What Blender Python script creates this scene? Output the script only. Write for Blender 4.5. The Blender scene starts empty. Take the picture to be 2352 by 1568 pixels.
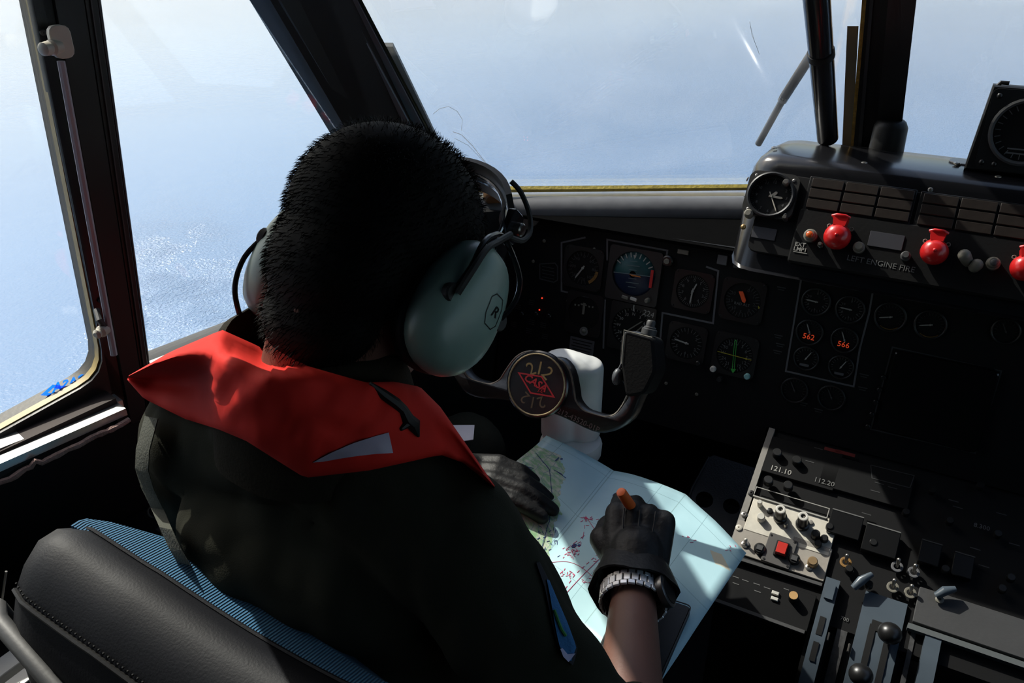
import bpy, bmesh, math, random
from mathutils import Vector as V, Matrix, noise
from mathutils.geometry import tessellate_polygon
from mathutils.bvhtree import BVHTree

random.seed(7)
S = bpy.context.scene
COL = S.collection
# ------------------------------------------------------------------ camera
CZ = 1.42                                  # camera height above the cockpit floor
F_PX = 1889.0
YAW, PIT = math.radians(29.07), math.radians(26.95)
cam_d = bpy.data.cameras.new('camera'); cam = bpy.data.objects.new('camera', cam_d); COL.objects.link(cam)
cam.location = (0, 0, CZ); cam.rotation_euler = (math.pi/2-PIT, 0, YAW)
cam_d.sensor_width = 36; cam_d.lens = 36*F_PX/2352; cam_d.clip_start = .02; cam_d.clip_end = 200000
S.camera = cam
# ------------------------------------------------------------------ light
SUN_AZ, SUN_EL = math.radians(-75), math.radians(46)      # azimuth from the nose, minus = left
SUN_DIR = V((math.sin(SUN_AZ)*math.cos(SUN_EL), math.cos(SUN_AZ)*math.cos(SUN_EL), math.sin(SUN_EL)))
sl = bpy.data.lights.new('sun', 'SUN'); sl.energy = 7.0; sl.angle = math.radians(.8); sl.color = (1, .95, .86)
so = bpy.data.objects.new('sun', sl); COL.objects.link(so); so.location = (0, 3, 6)
so.rotation_euler = SUN_DIR.to_track_quat('Z', 'Y').to_euler()
W = bpy.data.worlds.new('sky'); S.world = W; W.use_nodes = True
wn = W.node_tree; wn.nodes.clear()
sky = wn.nodes.new('ShaderNodeTexSky'); sky.sky_type = 'NISHITA'; sky.sun_disc = False
sky.sun_elevation = SUN_EL; sky.sun_rotation = SUN_AZ; sky.altitude = 200; sky.air_density = 1.3; sky.dust_density = 3.5; sky.ozone_density = 1
bg = wn.nodes.new('ShaderNodeBackground'); bg.inputs[1].default_value = .23
wo = wn.nodes.new('ShaderNodeOutputWorld'); wn.links.new(sky.outputs[0], bg.inputs[0]); wn.links.new(bg.outputs[0], wo.inputs[0])
S.view_settings.view_transform = 'Standard'; S.view_settings.look = 'None'
S.view_settings.exposure = 0.0; S.view_settings.gamma = 1; S.view_settings.use_curve_mapping = False
S.cycles.max_bounces = 8; S.cycles.transparent_max_bounces = 12; S.cycles.caustics_reflective = False; S.cycles.caustics_refractive = False
S.cycles.use_denoising = True; S.cycles.sample_clamp_indirect = 6

# ------------------------------------------------------------------ points seen from the photograph's view, put on real surfaces
C0 = V((0, 0, CZ))
cR = V((math.cos(YAW), math.sin(YAW), 0))
cF = V((-math.sin(YAW)*math.cos(PIT), math.cos(YAW)*math.cos(PIT), -math.sin(PIT)))
cD = cF.cross(cR)
def ray(px, py): return cF + cR*((px-1176)/F_PX) + cD*((py-784)/F_PX)
def at_t(px, py, t): return C0 + ray(px, py)*t
def at_Y(px, py, y): r = ray(px, py); return C0 + r*(y/r.y)
def at_D(px, py, d): r = ray(px, py); return C0 + r*(-d/r.z)
def at_X(px, py, x): r = ray(px, py); return C0 + r*(x/r.x)
def P3(x, y, d): return V((x, y, CZ-d))          # d = depth below the eye
def proj(p):
    q = p-C0; z = q.dot(cF); return (1176+F_PX*q.dot(cR)/z, 784+F_PX*q.dot(cD)/z)
class Fr:
    def __init__(s, o, u, v, n=None):
        s.o = V(o); s.u = V(u).normalized(); s.n = (V(n) if n is not None else s.u.cross(V(v))).normalized(); s.v = s.n.cross(s.u).normalized()
    def w(s, a, b, c=0): return s.o + s.u*a + s.v*b + s.n*c
    def hit(s, px, py, c=0):
        r = ray(px, py); t = (s.w(0, 0, c)-C0).dot(s.n)/r.dot(s.n); p = C0+r*t-s.o
        return (p.dot(s.u), p.dot(s.v))
    def at(s, px, py, c=0): a, b = s.hit(px, py, c); return s.sub(a, b, c)
    def sub(s, a, b, c=0, rot=0):
        u = s.u*math.cos(rot)+s.v*math.sin(rot); v = s.v*math.cos(rot)-s.u*math.sin(rot)
        return Fr(s.w(a, b, c), u, v, s.n)

# ------------------------------------------------------------------ materials
MATS = {}
def mat(name, col, rough=.5, metal=0, var=.12, nscale=40, bump=0, bscale=200, emis=None, estr=0, spec=None, wave=None, coat=0):
    if name in MATS: return MATS[name]
    m = bpy.data.materials.new(name); m.use_nodes = True; nt = m.node_tree; N = nt.nodes; L = nt.links
    b = N['Principled BSDF']; tc = N.new('ShaderNodeTexCoord')
    no = N.new('ShaderNodeTexNoise'); no.inputs['Scale'].default_value = nscale; no.inputs['Detail'].default_value = 4
    L.new(tc.outputs['Object'], no.inputs['Vector'])
    mr = N.new('ShaderNodeMapRange'); mr.inputs['To Min'].default_value = 1-var; mr.inputs['To Max'].default_value = 1+var
    L.new(no.outputs['Fac'], mr.inputs['Value'])
    mx = N.new('ShaderNodeVectorMath'); mx.operation = 'SCALE'; mx.inputs[0].default_value = col[:3]
    L.new(mr.outputs[0], mx.inputs['Scale']); L.new(mx.outputs[0], b.inputs['Base Color'])
    b.inputs['Roughness'].default_value = rough; b.inputs['Metallic'].default_value = metal
    if spec is not None: b.inputs['Specular IOR Level'].default_value = spec
    if coat: b.inputs['Coat Weight'].default_value = coat; b.inputs['Coat Roughness'].default_value = .15
    if bump:
        n2 = N.new('ShaderNodeTexNoise'); n2.inputs['Scale'].default_value = bscale; n2.inputs['Detail'].default_value = 3
        L.new(tc.outputs['Object'], n2.inputs['Vector'])
        bp = N.new('ShaderNodeBump'); bp.inputs['Strength'].default_value = bump; bp.inputs['Distance'].default_value = .002
        src = n2.outputs['Fac']
        if wave:
            wv = N.new('ShaderNodeTexWave'); wv.inputs['Scale'].default_value = wave[1]; wv.bands_direction = wave[0]; wv.inputs['Distortion'].default_value = .6
            L.new(tc.outputs['Object'], wv.inputs['Vector']); src = wv.outputs['Fac']
            ad = N.new('ShaderNodeMath'); ad.operation = 'MULTIPLY_ADD'; ad.inputs[1].default_value = .8; ad.inputs[2].default_value = .5
            L.new(wv.outputs['Fac'], ad.inputs[0])
            m2 = N.new('ShaderNodeVectorMath'); m2.operation = 'SCALE'; L.new(mx.outputs[0], m2.inputs[0]); L.new(ad.outputs[0], m2.inputs['Scale']); L.new(m2.outputs[0], b.inputs['Base Color'])
        L.new(src, bp.inputs['Height']); L.new(bp.outputs[0], b.inputs['Normal'])
    if emis: b.inputs['Emission Color'].default_value = (*emis, 1); b.inputs['Emission Strength'].default_value = estr
    MATS[name] = m; return m
M_blk = mat('black paint', (.006, .006, .006), .5, bump=.1, spec=.3)
M_blkgl = mat('gloss black paint', (.010, .010, .012), .22, coat=.3)
M_panel = mat('matt black panel', (.0045, .0045, .0048), .75, spec=.2)
M_dial = mat('dial black', (.004, .004, .004), .6, spec=.2)
M_bez = mat('bezel black', (.007, .007, .007), .4, spec=.4)
M_frame = mat('dark frame paint', (.007, .007, .0075), .45, bump=.15, bscale=60, spec=.4)
M_frame2 = mat('grey frame paint', (.035, .035, .037), .5, bump=.1)
M_alu = mat('bare metal', (.72, .71, .67), .4, .25, bump=.15, bscale=90)
M_alu2 = mat('dull bare metal', (.22, .21, .2), .35, .8)
M_white = mat('white enamel', (.66, .66, .62), .45, bump=.08, bscale=30)
M_grey = mat('warm grey paint', (.23, .215, .19), .5, bump=.08, var=.2)
M_dgrey = mat('dark grey paint', (.045, .045, .045), .55, bump=.1)
M_blue = mat('blue grey quadrant paint', (.07, .09, .11), .35, bump=.06, bscale=20)
M_line = mat('grey border line', (.10, .10, .105), .6)
M_mark = mat('white dial marking', (.12, .12, .115), .6)
M_markb = mat('bright white marking', (.32, .31, .28), .6)
M_yel = mat('yellow sealant', (.45, .34, .05), .5, var=.6, nscale=60, bump=.6, bscale=180)
M_olv = mat('olive sealant', (.08, .08, .045), .6, var=.4, nscale=50, bump=.5, bscale=150)
M_red = mat('red plastic', (.55, .012, .012), .3, coat=.3)
M_org = mat('orange paint', (.75, .13, .02), .5)
M_grn = mat('green paint', (.05, .42, .06), .5)
M_ylp = mat('yellow paint', (.35, .30, .02), .5)
M_amb = mat('amber mark', (.22, .11, .02), .6)
M_screw = mat('screw steel', (.35, .33, .3), .3, .9)
M_knob = mat('black knob', (.009, .009, .009), .35, spec=.5)
M_knobw = mat('pale knob cap', (.55, .53, .47), .4)
M_beige = mat('beige lamp housing', (.16, .15, .12), .5)
M_brown = mat('unlit annunciator', (.022, .017, .014), .4, spec=.25, var=.4, nscale=120)
M_led = mat('red indicator', (.3, .01, .01), .4, emis=(1, .05, .02), estr=1.2)
M_dig = mat('orange digits', (.3, .03, .01), .4, emis=(1, .10, .03), estr=.35)

# ------------------------------------------------------------------ objects
def tag(o, label=None, cat=None, group=None, kind=None):
    for k, v in (('label', label), ('category', cat), ('group', group), ('kind', kind)):
        if v: o[k] = v
    return o
def empty(name, loc, label=None, cat=None, group=None, kind=None):
    o = bpy.data.objects.new(name, None); o.empty_display_size = .02; o.location = loc; COL.objects.link(o)
    return tag(o, label, cat, group, kind)
WL = {}
def wloc(o):
    p = V(o.location); q = o.parent
    while q: p += V(q.location); q = q.parent
    return p
class MB:
    def __init__(s): s.v = []; s.f = []
    def add(s, vs, fs):
        k = len(s.v); s.v += [V(p) for p in vs]; s.f += [tuple(i+k for i in f) for f in fs]; return s
    def loft(s, rings, close=True, cap=True):
        n = len(rings[0]); vs = [p for r in rings for p in r]; fs = []
        for i in range(len(rings)-1):
            for j in range(n if close else n-1):
                a = i*n+j; b = i*n+(j+1) % n; fs.append((a, b, b+n, a+n))
        if cap and close: fs.append(tuple(range(n-1, -1, -1))); fs.append(tuple(range((len(rings)-1)*n, len(rings)*n)))
        return s.add(vs, fs)
    def prism(s, fr, pts, c0, c1, ch=0):
        if ch:
            cx = sum(p[0] for p in pts)/len(pts); cy = sum(p[1] for p in pts)/len(pts)
            n = len(pts); ins = []
            ar = sum(pts[i][0]*pts[(i+1) % n][1]-pts[(i+1) % n][0]*pts[i][1] for i in range(n)); sg = 1 if ar > 0 else -1
            for i in range(n):
                p0, p1, p2 = V(pts[i-1][:2]), V(pts[i][:2]), V(pts[(i+1) % n][:2])
                e1 = (p1-p0).normalized() if (p1-p0).length > 1e-9 else V((1, 0)); e2 = (p2-p1).normalized() if (p2-p1).length > 1e-9 else e1
                t = (e1+e2); t = t.normalized() if t.length > 1e-6 else e1
                nn = V((-t.y, t.x))*sg; q = p1+nn*ch; ins.append((q.x, q.y))
            sgn = 1 if c1 > c0 else -1
            rings = [[fr.w(a, b, c0) for a, b in pts], [fr.w(a, b, c1-ch*sgn) for a, b in pts], [fr.w(a, b, c1) for a, b in ins]]
        else: rings = [[fr.w(a, b, c0) for a, b in pts], [fr.w(a, b, c1) for a, b in pts]]
        k = len(s.v); s.loft(rings, cap=False); n = len(pts)
        tri = tessellate_polygon([[V((a, b, 0)) for a, b in pts]])
        L = k+(len(rings)-1)*n
        for t in tri: s.f.append((L+t[0], L+t[1], L+t[2])); s.f.append((k+t[2], k+t[1], k+t[0]))
        return s
    def holed(s, fr, outer, holes, c0, c1):
        loops = [outer]+holes; flat = [p for l in loops for p in l]; n = len(flat); k = len(s.v)
        s.v += [fr.w(a, b, c0) for a, b in flat]+[fr.w(a, b, c1) for a, b in flat]
        for t in tessellate_polygon([[V((a, b, 0)) for a, b in l] for l in loops]):
            s.f.append((k+t[0], k+t[1], k+t[2])); s.f.append((k+n+t[2], k+n+t[1], k+n+t[0]))
        i0 = 0
        for l in loops:
            m = len(l)
            for j in range(m): a = k+i0+j; b = k+i0+(j+1) % m; s.f.append((a, b, b+n, a+n))
            i0 += m
        return s
    def rbox(s, fr, w, h, c0, c1, r=.002, ch=.0008, seg=3, a=0, b=0): return s.prism(fr, rrect(w, h, r, seg, a, b), c0, c1, ch)
    def box(s, fr, w, h, c0, c1, a=0, b=0): return s.prism(fr, [(a-w/2, b-h/2), (a+w/2, b-h/2), (a+w/2, b+h/2), (a-w/2, b+h/2)], c0, c1)
    def lathe(s, fr, prof, seg=20, a=0, b=0):
        return s.loft([[fr.w(a+r*math.cos(2*math.pi*i/seg), b+r*math.sin(2*math.pi*i/seg), c) for i in range(seg)] for r, c in prof])
    def disc(s, fr, r, c0, c1, seg=20, ch=None, a=0, b=0):
        ch = min(r, abs(c1-c0))*.2 if ch is None else ch
        return s.lathe(fr, [(r, c0), (r, c1-ch), (r-ch, c1)], seg, a, b)
    def ring(s, fr, r0, r1, c0, c1, seg=24, a=0, b=0):     # annulus with thickness
        rings = [[fr.w(a+r*math.cos(2*math.pi*i/seg), b+r*math.sin(2*math.pi*i/seg), c) for i in range(seg)] for r, c in ((r0, c0), (r0, c1), ((r0+r1)/2, c1+(c1-c0)*.15), (r1, c1), (r1, c0), (r0, c0))]
        return s.loft(rings, cap=False)
    def tube(s, pts, r, seg=8, cap=True):
        pts = [V(p) for p in pts]; n = len(pts); rs = r if isinstance(r, (list, tuple)) else [r]*n
        rings = []; ref = None
        for i, p in enumerate(pts):
            t = (pts[min(i+1, n-1)]-pts[max(i-1, 0)]).normalized()
            if ref is None: ref = V((0, 0, 1)) if abs(t.z) < .9 else V((1, 0, 0)); ref = (ref-t*ref.dot(t)).normalized()
            else: ref = (ref-t*ref.dot(t)).normalized()
            q = t.cross(ref)
            rings.append([p+(ref*math.cos(2*math.pi*k/seg)+q*math.sin(2*math.pi*k/seg))*rs[i] for k in range(seg)])
        return s.loft(rings, cap=cap)
    def sph(s, c, r, ax=None, seg=16, rings=10):
        c = V(c); r = (r, r, r) if not isinstance(r, (list, tuple)) else r; ax = ax or (V((1, 0, 0)), V((0, 1, 0)), V((0, 0, 1)))
        R = []
        for i in range(rings+1):
            th = math.pi*(i+.02)/(rings+.04); R.append([c+ax[0]*r[0]*math.sin(th)*math.cos(2*math.pi*k/seg)+ax[1]*r[1]*math.sin(th)*math.sin(2*math.pi*k/seg)+ax[2]*r[2]*math.cos(th) for k in range(seg)])
        return s.loft(R)
    def caps(s, p0, p1, r0, r1, seg=12):
        p0 = V(p0); p1 = V(p1); d = (p1-p0); L = d.length; d = d/L
        pts = []; rs = []
        for k in range(5): a = math.pi/2*(1-k/4); pts.append(p0-d*r0*math.sin(a)*.999); rs.append(max(r0*math.cos(a), r0*.05))
        for k in range(5): a = math.pi/2*(k/4); pts.append(p1+d*r1*math.sin(a)*.999); rs.append(max(r1*math.cos(a), r1*.05))
        return s.tube(pts, rs, seg)
    def line(s, fr, pts, w, c0=0, c1=.0005, closed=False):     # mitred flat line on a frame
        n = len(pts); P = [V(p) for p in pts]; A = []; B = []
        for i in range(n):
            pa = P[i-1] if (closed or i > 0) else P[i]; pb = P[(i+1) % n] if (closed or i < n-1) else P[i]
            e1 = (P[i]-pa); e2 = (pb-P[i])
            e1 = e1.normalized() if e1.length > 1e-9 else e2.normalized(); e2 = e2.normalized() if e2.length > 1e-9 else e1
            t = (e1+e2).normalized() if (e1+e2).length > 1e-6 else e1; nn = V((-t.y, t.x)); m = w/2/max(.35, nn.dot(V((-e1.y, e1.x))))
            A.append(P[i]+nn*m); B.append(P[i]-nn*m)
        for i in range(n if closed else n-1):
            j = (i+1) % n; q = [A[i], A[j], B[j], B[i]]
            s.loft([[fr.w(p.x, p.y, c0) for p in q], [fr.w(p.x, p.y, c1) for p in q]])
        return s
    def build(s, name, m, parent=None, label=None, cat=None, group=None, kind=None, smooth=40):
        me = bpy.data.meshes.new(name); n = max(1, len(s.v)); c = V((0, 0, 0))
        if s.v:
            lo = V((min(p.x for p in s.v), min(p.y for p in s.v), min(p.z for p in s.v))); hi = V((max(p.x for p in s.v), max(p.y for p in s.v), max(p.z for p in s.v))); c = (lo+hi)/2
        me.from_pydata([p-c for p in s.v], [], s.f); me.validate()
        bm = bmesh.new(); bm.from_mesh(me); bmesh.ops.recalc_face_normals(bm, faces=bm.faces); bm.to_mesh(me); bm.free()
        for p in me.polygons: p.use_smooth = True
        me.set_sharp_from_angle(angle=math.radians(smooth)); me.materials.append(m)
        return place(name, me, c, parent, label, cat, group, kind)
def place(name, me, c, parent=None, label=None, cat=None, group=None, kind=None):
    o = bpy.data.objects.new(name, me); COL.objects.link(o)
    if parent: o.parent = parent; o.location = V(c)-wloc(parent)
    else: o.location = c
    return tag(o, label, cat, group, kind)
def rrect(w, h, r, seg=3, a=0, b=0):
    pts = []; r = min(r, w/2*.98, h/2*.98)
    for cx, cy, a0 in ((w/2-r, h/2-r, 0), (-w/2+r, h/2-r, 90), (-w/2+r, -h/2+r, 180), (w/2-r, -h/2+r, 270)):
        for k in range(seg+1): t = math.radians(a0+90*k/seg); pts.append((a+cx+r*math.cos(t), b+cy+r*math.sin(t)))
    return pts
def circ(r, seg=24, a=0, b=0): return [(a+r*math.cos(2*math.pi*i/seg), b+r*math.sin(2*math.pi*i/seg)) for i in range(seg)]
def rpoly(pts, r, seg=4):      # round the corners of a polygon
    out = []; n = len(pts); P = [V(p) for p in pts]
    for i in range(n):
        a, b, c = P[i-1], P[i], P[(i+1) % n]; e1 = (a-b); e2 = (c-b); rr = min(r, e1.length*.45, e2.length*.45)
        p = b+e1.normalized()*rr; q = b+e2.normalized()*rr
        for k in range(seg+1): t = k/seg; z = p*(1-t)**2+b*2*t*(1-t)+q*t*t; out.append((z.x, z.y))
    return out
TS = bpy.data.scenes.new('temp')
def tmp_eval(o):
    TS.collection.objects.link(o); vl = TS.view_layers[0]; vl.update(); return o.evaluated_get(vl.depsgraph)
def text(name, s, fr, size, m, parent, c=.0006, mirror=False, ext=.0002, rot=0, label=None, bold=0, shear=0):
    cu = bpy.data.curves.new(name, 'FONT'); cu.body = s; cu.size = size; cu.align_x = 'CENTER'; cu.align_y = 'CENTER'; cu.extrude = ext; cu.resolution_u = 2; cu.offset = bold*size; cu.shear = shear
    t = bpy.data.objects.new(name, cu)
    me0 = tmp_eval(t).to_mesh(); ca, sa = math.cos(rot), math.sin(rot); vs = []
    for q in me0.vertices:
        x, y = (-q.co.x if mirror else q.co.x), q.co.y; vs.append(fr.w(x*ca-y*sa, x*sa+y*ca, c+q.co.z))
    fs = [tuple(p.vertices) for p in me0.polygons]; t.to_mesh_clear() if False else None
    mb = MB(); mb.add(vs, fs); bpy.data.objects.remove(t); bpy.data.curves.remove(cu)
    return mb.build(name, m, parent, label)
def blob(name, mb, voxel, smooth, m, parent=None, **kw):
    me = bpy.data.meshes.new('t'); me.from_pydata(mb.v, [], mb.f)
    bm = bmesh.new(); bm.from_mesh(me); bmesh.ops.recalc_face_normals(bm, faces=bm.faces); bm.to_mesh(me); bm.free()
    o = bpy.data.objects.new('t', me)
    r = o.modifiers.new('r', 'REMESH'); r.mode = 'VOXEL'; r.voxel_size = voxel; r.use_smooth_shade = True
    if smooth: q = o.modifiers.new('s', 'SMOOTH'); q.iterations = smooth; q.factor = .5
    m2 = bpy.data.meshes.new_from_object(tmp_eval(o)); bpy.data.objects.remove(o); bpy.data.meshes.remove(me)
    vs = [v.co.copy() for v in m2.vertices]; c = V((sum(v.x for v in vs), sum(v.y for v in vs), sum(v.z for v in vs)))/len(vs)
    m2.transform(Matrix.Translation(-c)); m2.materials.clear(); m2.materials.append(m); m2.name = name
    for p in m2.polygons: p.use_smooth = True
    return place(name, m2, c, parent, **kw)
def screw(fr, r, parent, m=None, name='screw'):
    mb = MB().lathe(fr, [(r, 0), (r*.95, r*.35), (r*.55, r*.55), (r*.25, r*.5), (r*.2, r*.2)], 12); return mb.build(name, m or M_screw, parent)
# ================================================================== sea
ALT = 260.0
HAZE = 1.5e-4
def sea_material():
    m = bpy.data.materials.new('sea water'); m.use_nodes = True; nt = m.node_tree; N = nt.nodes; L = nt.links; b = N['Principled BSDF']
    tc = N.new('ShaderNodeTexCoord'); geo = N.new('ShaderNodeNewGeometry')
    def nz(scale, detail, rough=.5):
        n = N.new('ShaderNodeTexNoise'); n.inputs['Scale'].default_value = scale; n.inputs['Detail'].default_value = detail; n.inputs['Roughness'].default_value = rough; L.new(geo.outputs['Position'], n.inputs['Vector']); return n
    big = nz(.0016, 5); rp = N.new('ShaderNodeValToRGB'); L.new(big.outputs['Fac'], rp.inputs[0])
    rp.color_ramp.elements[0].position = .3; rp.color_ramp.elements[0].color = (.080, .165, .30, 1); rp.color_ramp.elements[1].position = .7; rp.color_ramp.elements[1].color = (.108, .205, .355, 1)
    L.new(rp.outputs[0], b.inputs['Base Color']); b.inputs['Roughness'].default_value = .5; b.inputs['IOR'].default_value = 1.33
    w1 = nz(.42, 3, .5); breakup = nz(.018, 4, .6); w2 = nz(.06, 3)
    # steeper, glossier waves added to make sun glitter, left and ahead right
    def patch(x, y, rx, ry, rot):
        mp = N.new('ShaderNodeMapping'); mp.vector_type = 'TEXTURE'; mp.inputs['Location'].default_value = (x, y, CZ-ALT); mp.inputs['Rotation'].default_value = (0, 0, rot); mp.inputs['Scale'].default_value = (rx, ry, 1e6)
        L.new(geo.outputs['Position'], mp.inputs['Vector']); ln = N.new('ShaderNodeVectorMath'); ln.operation = 'LENGTH'; L.new(mp.outputs[0], ln.inputs[0])
        r = N.new('ShaderNodeMapRange'); r.interpolation_type = 'SMOOTHSTEP'; r.inputs['From Min'].default_value = 1.2; r.inputs['From Max'].default_value = .1; L.new(ln.outputs['Value'], r.inputs['Value']); return r
    def gp(px, py): p = at_D(px, py, ALT); return p
    a = gp(430, 720); p1 = patch(a.x, a.y, 75, 300, math.atan2(-a.x, a.y))
    c = gp(2230, 180); p2 = patch(c.x, c.y, 900, 2500, math.atan2(-c.x, c.y))
    gm = N.new('ShaderNodeMapRange'); gm.inputs['From Min'].default_value = .38; gm.inputs['From Max'].default_value = .62; gm.inputs['To Min'].default_value = .25; L.new(breakup.outputs['Fac'], gm.inputs['Value']); pg = N.new('ShaderNodeMath'); pg.operation = 'MULTIPLY'; L.new(p1.outputs[0], pg.inputs[0]); L.new(gm.outputs[0], pg.inputs[1])
    add = N.new('ShaderNodeMath'); add.operation = 'MULTIPLY_ADD'; L.new(p2.outputs[0], add.inputs[0]); add.inputs[1].default_value = .5; L.new(pg.outputs[0], add.inputs[2])
    st = N.new('ShaderNodeMath'); st.operation = 'MULTIPLY_ADD'; L.new(add.outputs[0], st.inputs[0]); st.inputs[1].default_value = .95; st.inputs[2].default_value = .05; st.use_clamp = True
    bp = N.new('ShaderNodeBump'); bp.inputs['Distance'].default_value = 3.2; L.new(st.outputs[0], bp.inputs['Strength']); L.new(w1.outputs['Fac'], bp.inputs['Height'])
    b2 = N.new('ShaderNodeBump'); b2.inputs['Distance'].default_value = 3; b2.inputs['Strength'].default_value = .12; L.new(w2.outputs['Fac'], b2.inputs['Height']); L.new(bp.outputs[0], b2.inputs['Normal'])
    L.new(b2.outputs[0], b.inputs['Normal'])
    rr = N.new('ShaderNodeMath'); rr.operation = 'MULTIPLY_ADD'; L.new(add.outputs[0], rr.inputs[0]); rr.inputs[1].default_value = -.12; rr.inputs[2].default_value = .17; rr.use_clamp = True; L.new(rr.outputs[0], b.inputs['Roughness'])
    return m
mb = MB(); R = 60000
mb.add([(-R, -R, CZ-ALT), (R, -R, CZ-ALT), (R, R, CZ-ALT), (-R, R, CZ-ALT)], [(0, 1, 2, 3)])
sea = mb.build('sea', sea_material(), kind='structure', label='hazy blue sea far below the windows')

# sea haze between the aeroplane and the water: a real layer of thin scattering air
hz_m = bpy.data.materials.new('sea haze'); hz_m.use_nodes = True; _n = hz_m.node_tree; _n.nodes.remove(_n.nodes['Principled BSDF']); _v = _n.nodes.new('ShaderNodeVolumeScatter'); _v.inputs['Color'].default_value = (.88, .93, 1, 1); _v.inputs['Density'].default_value = HAZE; _v.inputs['Anisotropy'].default_value = .0
_n.links.new(_v.outputs[0], _n.nodes['Material Output'].inputs['Volume'])
if HAZE: MB().loft([[(x, y, z) for x, y in ((-9000, -9000), (9000, -9000), (9000, 9000), (-9000, 9000))] for z in (CZ-ALT+.5, CZ-8)]).build('haze_layer', hz_m, kind='structure', label='thin pale haze above the sea')
# ================================================================== glass
def glass(name, tint=(.97, .985, .98), dirt=.012, f0=.04):
    m = bpy.data.materials.new(name); m.use_nodes = True; nt = m.node_tree; N = nt.nodes; L = nt.links; N.remove(N['Principled BSDF']); out = N['Material Output']
    tr = N.new('ShaderNodeBsdfTransparent'); tr.inputs[0].default_value = (*tint, 1); gl = N.new('ShaderNodeBsdfGlossy'); gl.inputs['Roughness'].default_value = .01
    lw = N.new('ShaderNodeLayerWeight'); pw = N.new('ShaderNodeMath'); pw.operation = 'POWER'; pw.inputs[1].default_value = 5; L.new(lw.outputs['Facing'], pw.inputs[0]); fr = N.new('ShaderNodeMath'); fr.operation = 'MULTIPLY_ADD'; fr.inputs[1].default_value = .9; fr.inputs[2].default_value = f0; L.new(pw.outputs[0], fr.inputs[0]); lw.inputs[0].default_value = .5; mx = N.new('ShaderNodeMixShader'); L.new(fr.outputs[0], mx.inputs[0]); L.new(tr.outputs[0], mx.inputs[1]); L.new(gl.outputs[0], mx.inputs[2])
    # thin film of grime
    no = N.new('ShaderNodeTexNoise'); no.inputs['Scale'].default_value = 9; no.inputs['Detail'].default_value = 8; tc = N.new('ShaderNodeTexCoord'); L.new(tc.outputs['Object'], no.inputs['Vector'])
    mr = N.new('ShaderNodeMapRange'); mr.inputs['From Min'].default_value = .45; mr.inputs['From Max'].default_value = .8; mr.inputs['To Max'].default_value = dirt*3; mr.inputs['To Min'].default_value = dirt*.4; L.new(no.outputs['Fac'], mr.inputs['Value'])
    df = N.new('ShaderNodeBsdfDiffuse'); df.inputs[0].default_value = (.7, .7, .7, 1); tl = N.new('ShaderNodeBsdfTranslucent'); tl.inputs[0].default_value = (.8, .82, .85, 1)
    ad = N.new('ShaderNodeMixShader'); ad.inputs[0].default_value = .6; L.new(df.outputs[0], ad.inputs[1]); L.new(tl.outputs[0], ad.inputs[2])
    m2 = N.new('ShaderNodeMixShader'); L.new(mr.outputs[0], m2.inputs[0]); L.new(mx.outputs[0], m2.inputs[1]); L.new(ad.outputs[0], m2.inputs[2]); L.new(m2.outputs[0], out.inputs[0])
    return m
M_glass = glass('window glass', dirt=.006); M_ws = glass('coated windscreen glass', (.97, .99, 1), .012, .12)

# ================================================================== room shell
# left wall: plane tapering towards the nose; a = along (forward), b = height, c = into the cockpit
WLF = Fr((-.905, .617, CZ), (.24, 1, 0), (0, 0, 1), (1, -.24, 0))
MX = lambda p, cx=.02: V((2*cx-p.x, p.y, p.z))       # mirror about the aeroplane's centre line
class MFr(Fr):
    def w(s, a, b, c=0): return MX(s.o + s.u*a + s.v*b + s.n*c)
WRF = MFr(WLF.o, WLF.u, WLF.v, WLF.n)
if abs(WLF.v.z-1) > 1e-3: WLF.v = V((0, 0, 1)); WRF.v = V((0, 0, 1))
FLO, CEI, TOPD = -CZ, .30, .20
def wa(px, py, c=0): return WLF.hit(px, py, c)
def ext(p, q, b):      # point on line pq at height b
    t = (b-p[1])/(q[1]-p[1]); return (p[0]+(q[0]-p[0])*t, b)
r0, r1 = wa(75, 60), wa(228, 850)
r0 = ext(r0, r1, TOPD)
l1 = wa(0, 975); dirb = ((r1[0]-l1[0]), (r1[1]-l1[1])); rb = (r1[0]-dirb[0]*.02, r1[1]-.003); lb = (-1.0, rb[1]+dirb[1]/dirb[0]*(-1.0-rb[0]))
win1 = rpoly([lb, (rb[0]+.006, rb[1]), r0, (-1.0, TOPD)], .035)
f0, f1 = wa(225, 0), wa(338, 832); s0 = wa(700, 690); g0, g1 = wa(645, 0), wa(830, 300)
bsl = lambda a: f1[1]+(s0[1]-f1[1])/(s0[0]-f1[0])*(a-f1[0])
gb = ext(g0, g1, -.46); gb = (gb[0], bsl(gb[0]))
win2 = rpoly([f1, gb, ext(g0, g1, TOPD), ext(f0, f1, TOPD)], .004, 2)
gt = ext(g0, g1, CEI); gbo = ext(g0, g1, -.50)
outer = [(-1.25, FLO), (1.33, FLO), (1.33, -.62), (.80, -.50), (gbo[0]+.05, -.46), (gt[0]+.05, CEI), (-1.25, CEI)]
MB().holed(WLF, outer, [win1, win2], 0, -.03).build('wall_left', M_blk, kind='structure')
MB().holed(WRF, outer, [win1, win2], 0, -.03).build('wall_right', M_blk, kind='structure')
fz = Fr((0, 0, 0), (1, 0, 0), (0, 1, 0)); 
MB().prism(fz, [(-1.3, -.72), (1.34, -.72), (1.2, 1.92), (-1.16, 1.92)], -.02, 0).build('floor', mat('floor mat', (.004, .004, .004), .9), kind='structure')
MB().prism(fz, [(-1.3, -.72), (1.34, -.72), (1.0, .80), (-.96, .80)], CZ+CEI-.001, CZ+CEI+.03).build('ceiling', mat('headliner', (.03, .03, .03), .9), kind='structure')
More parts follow.
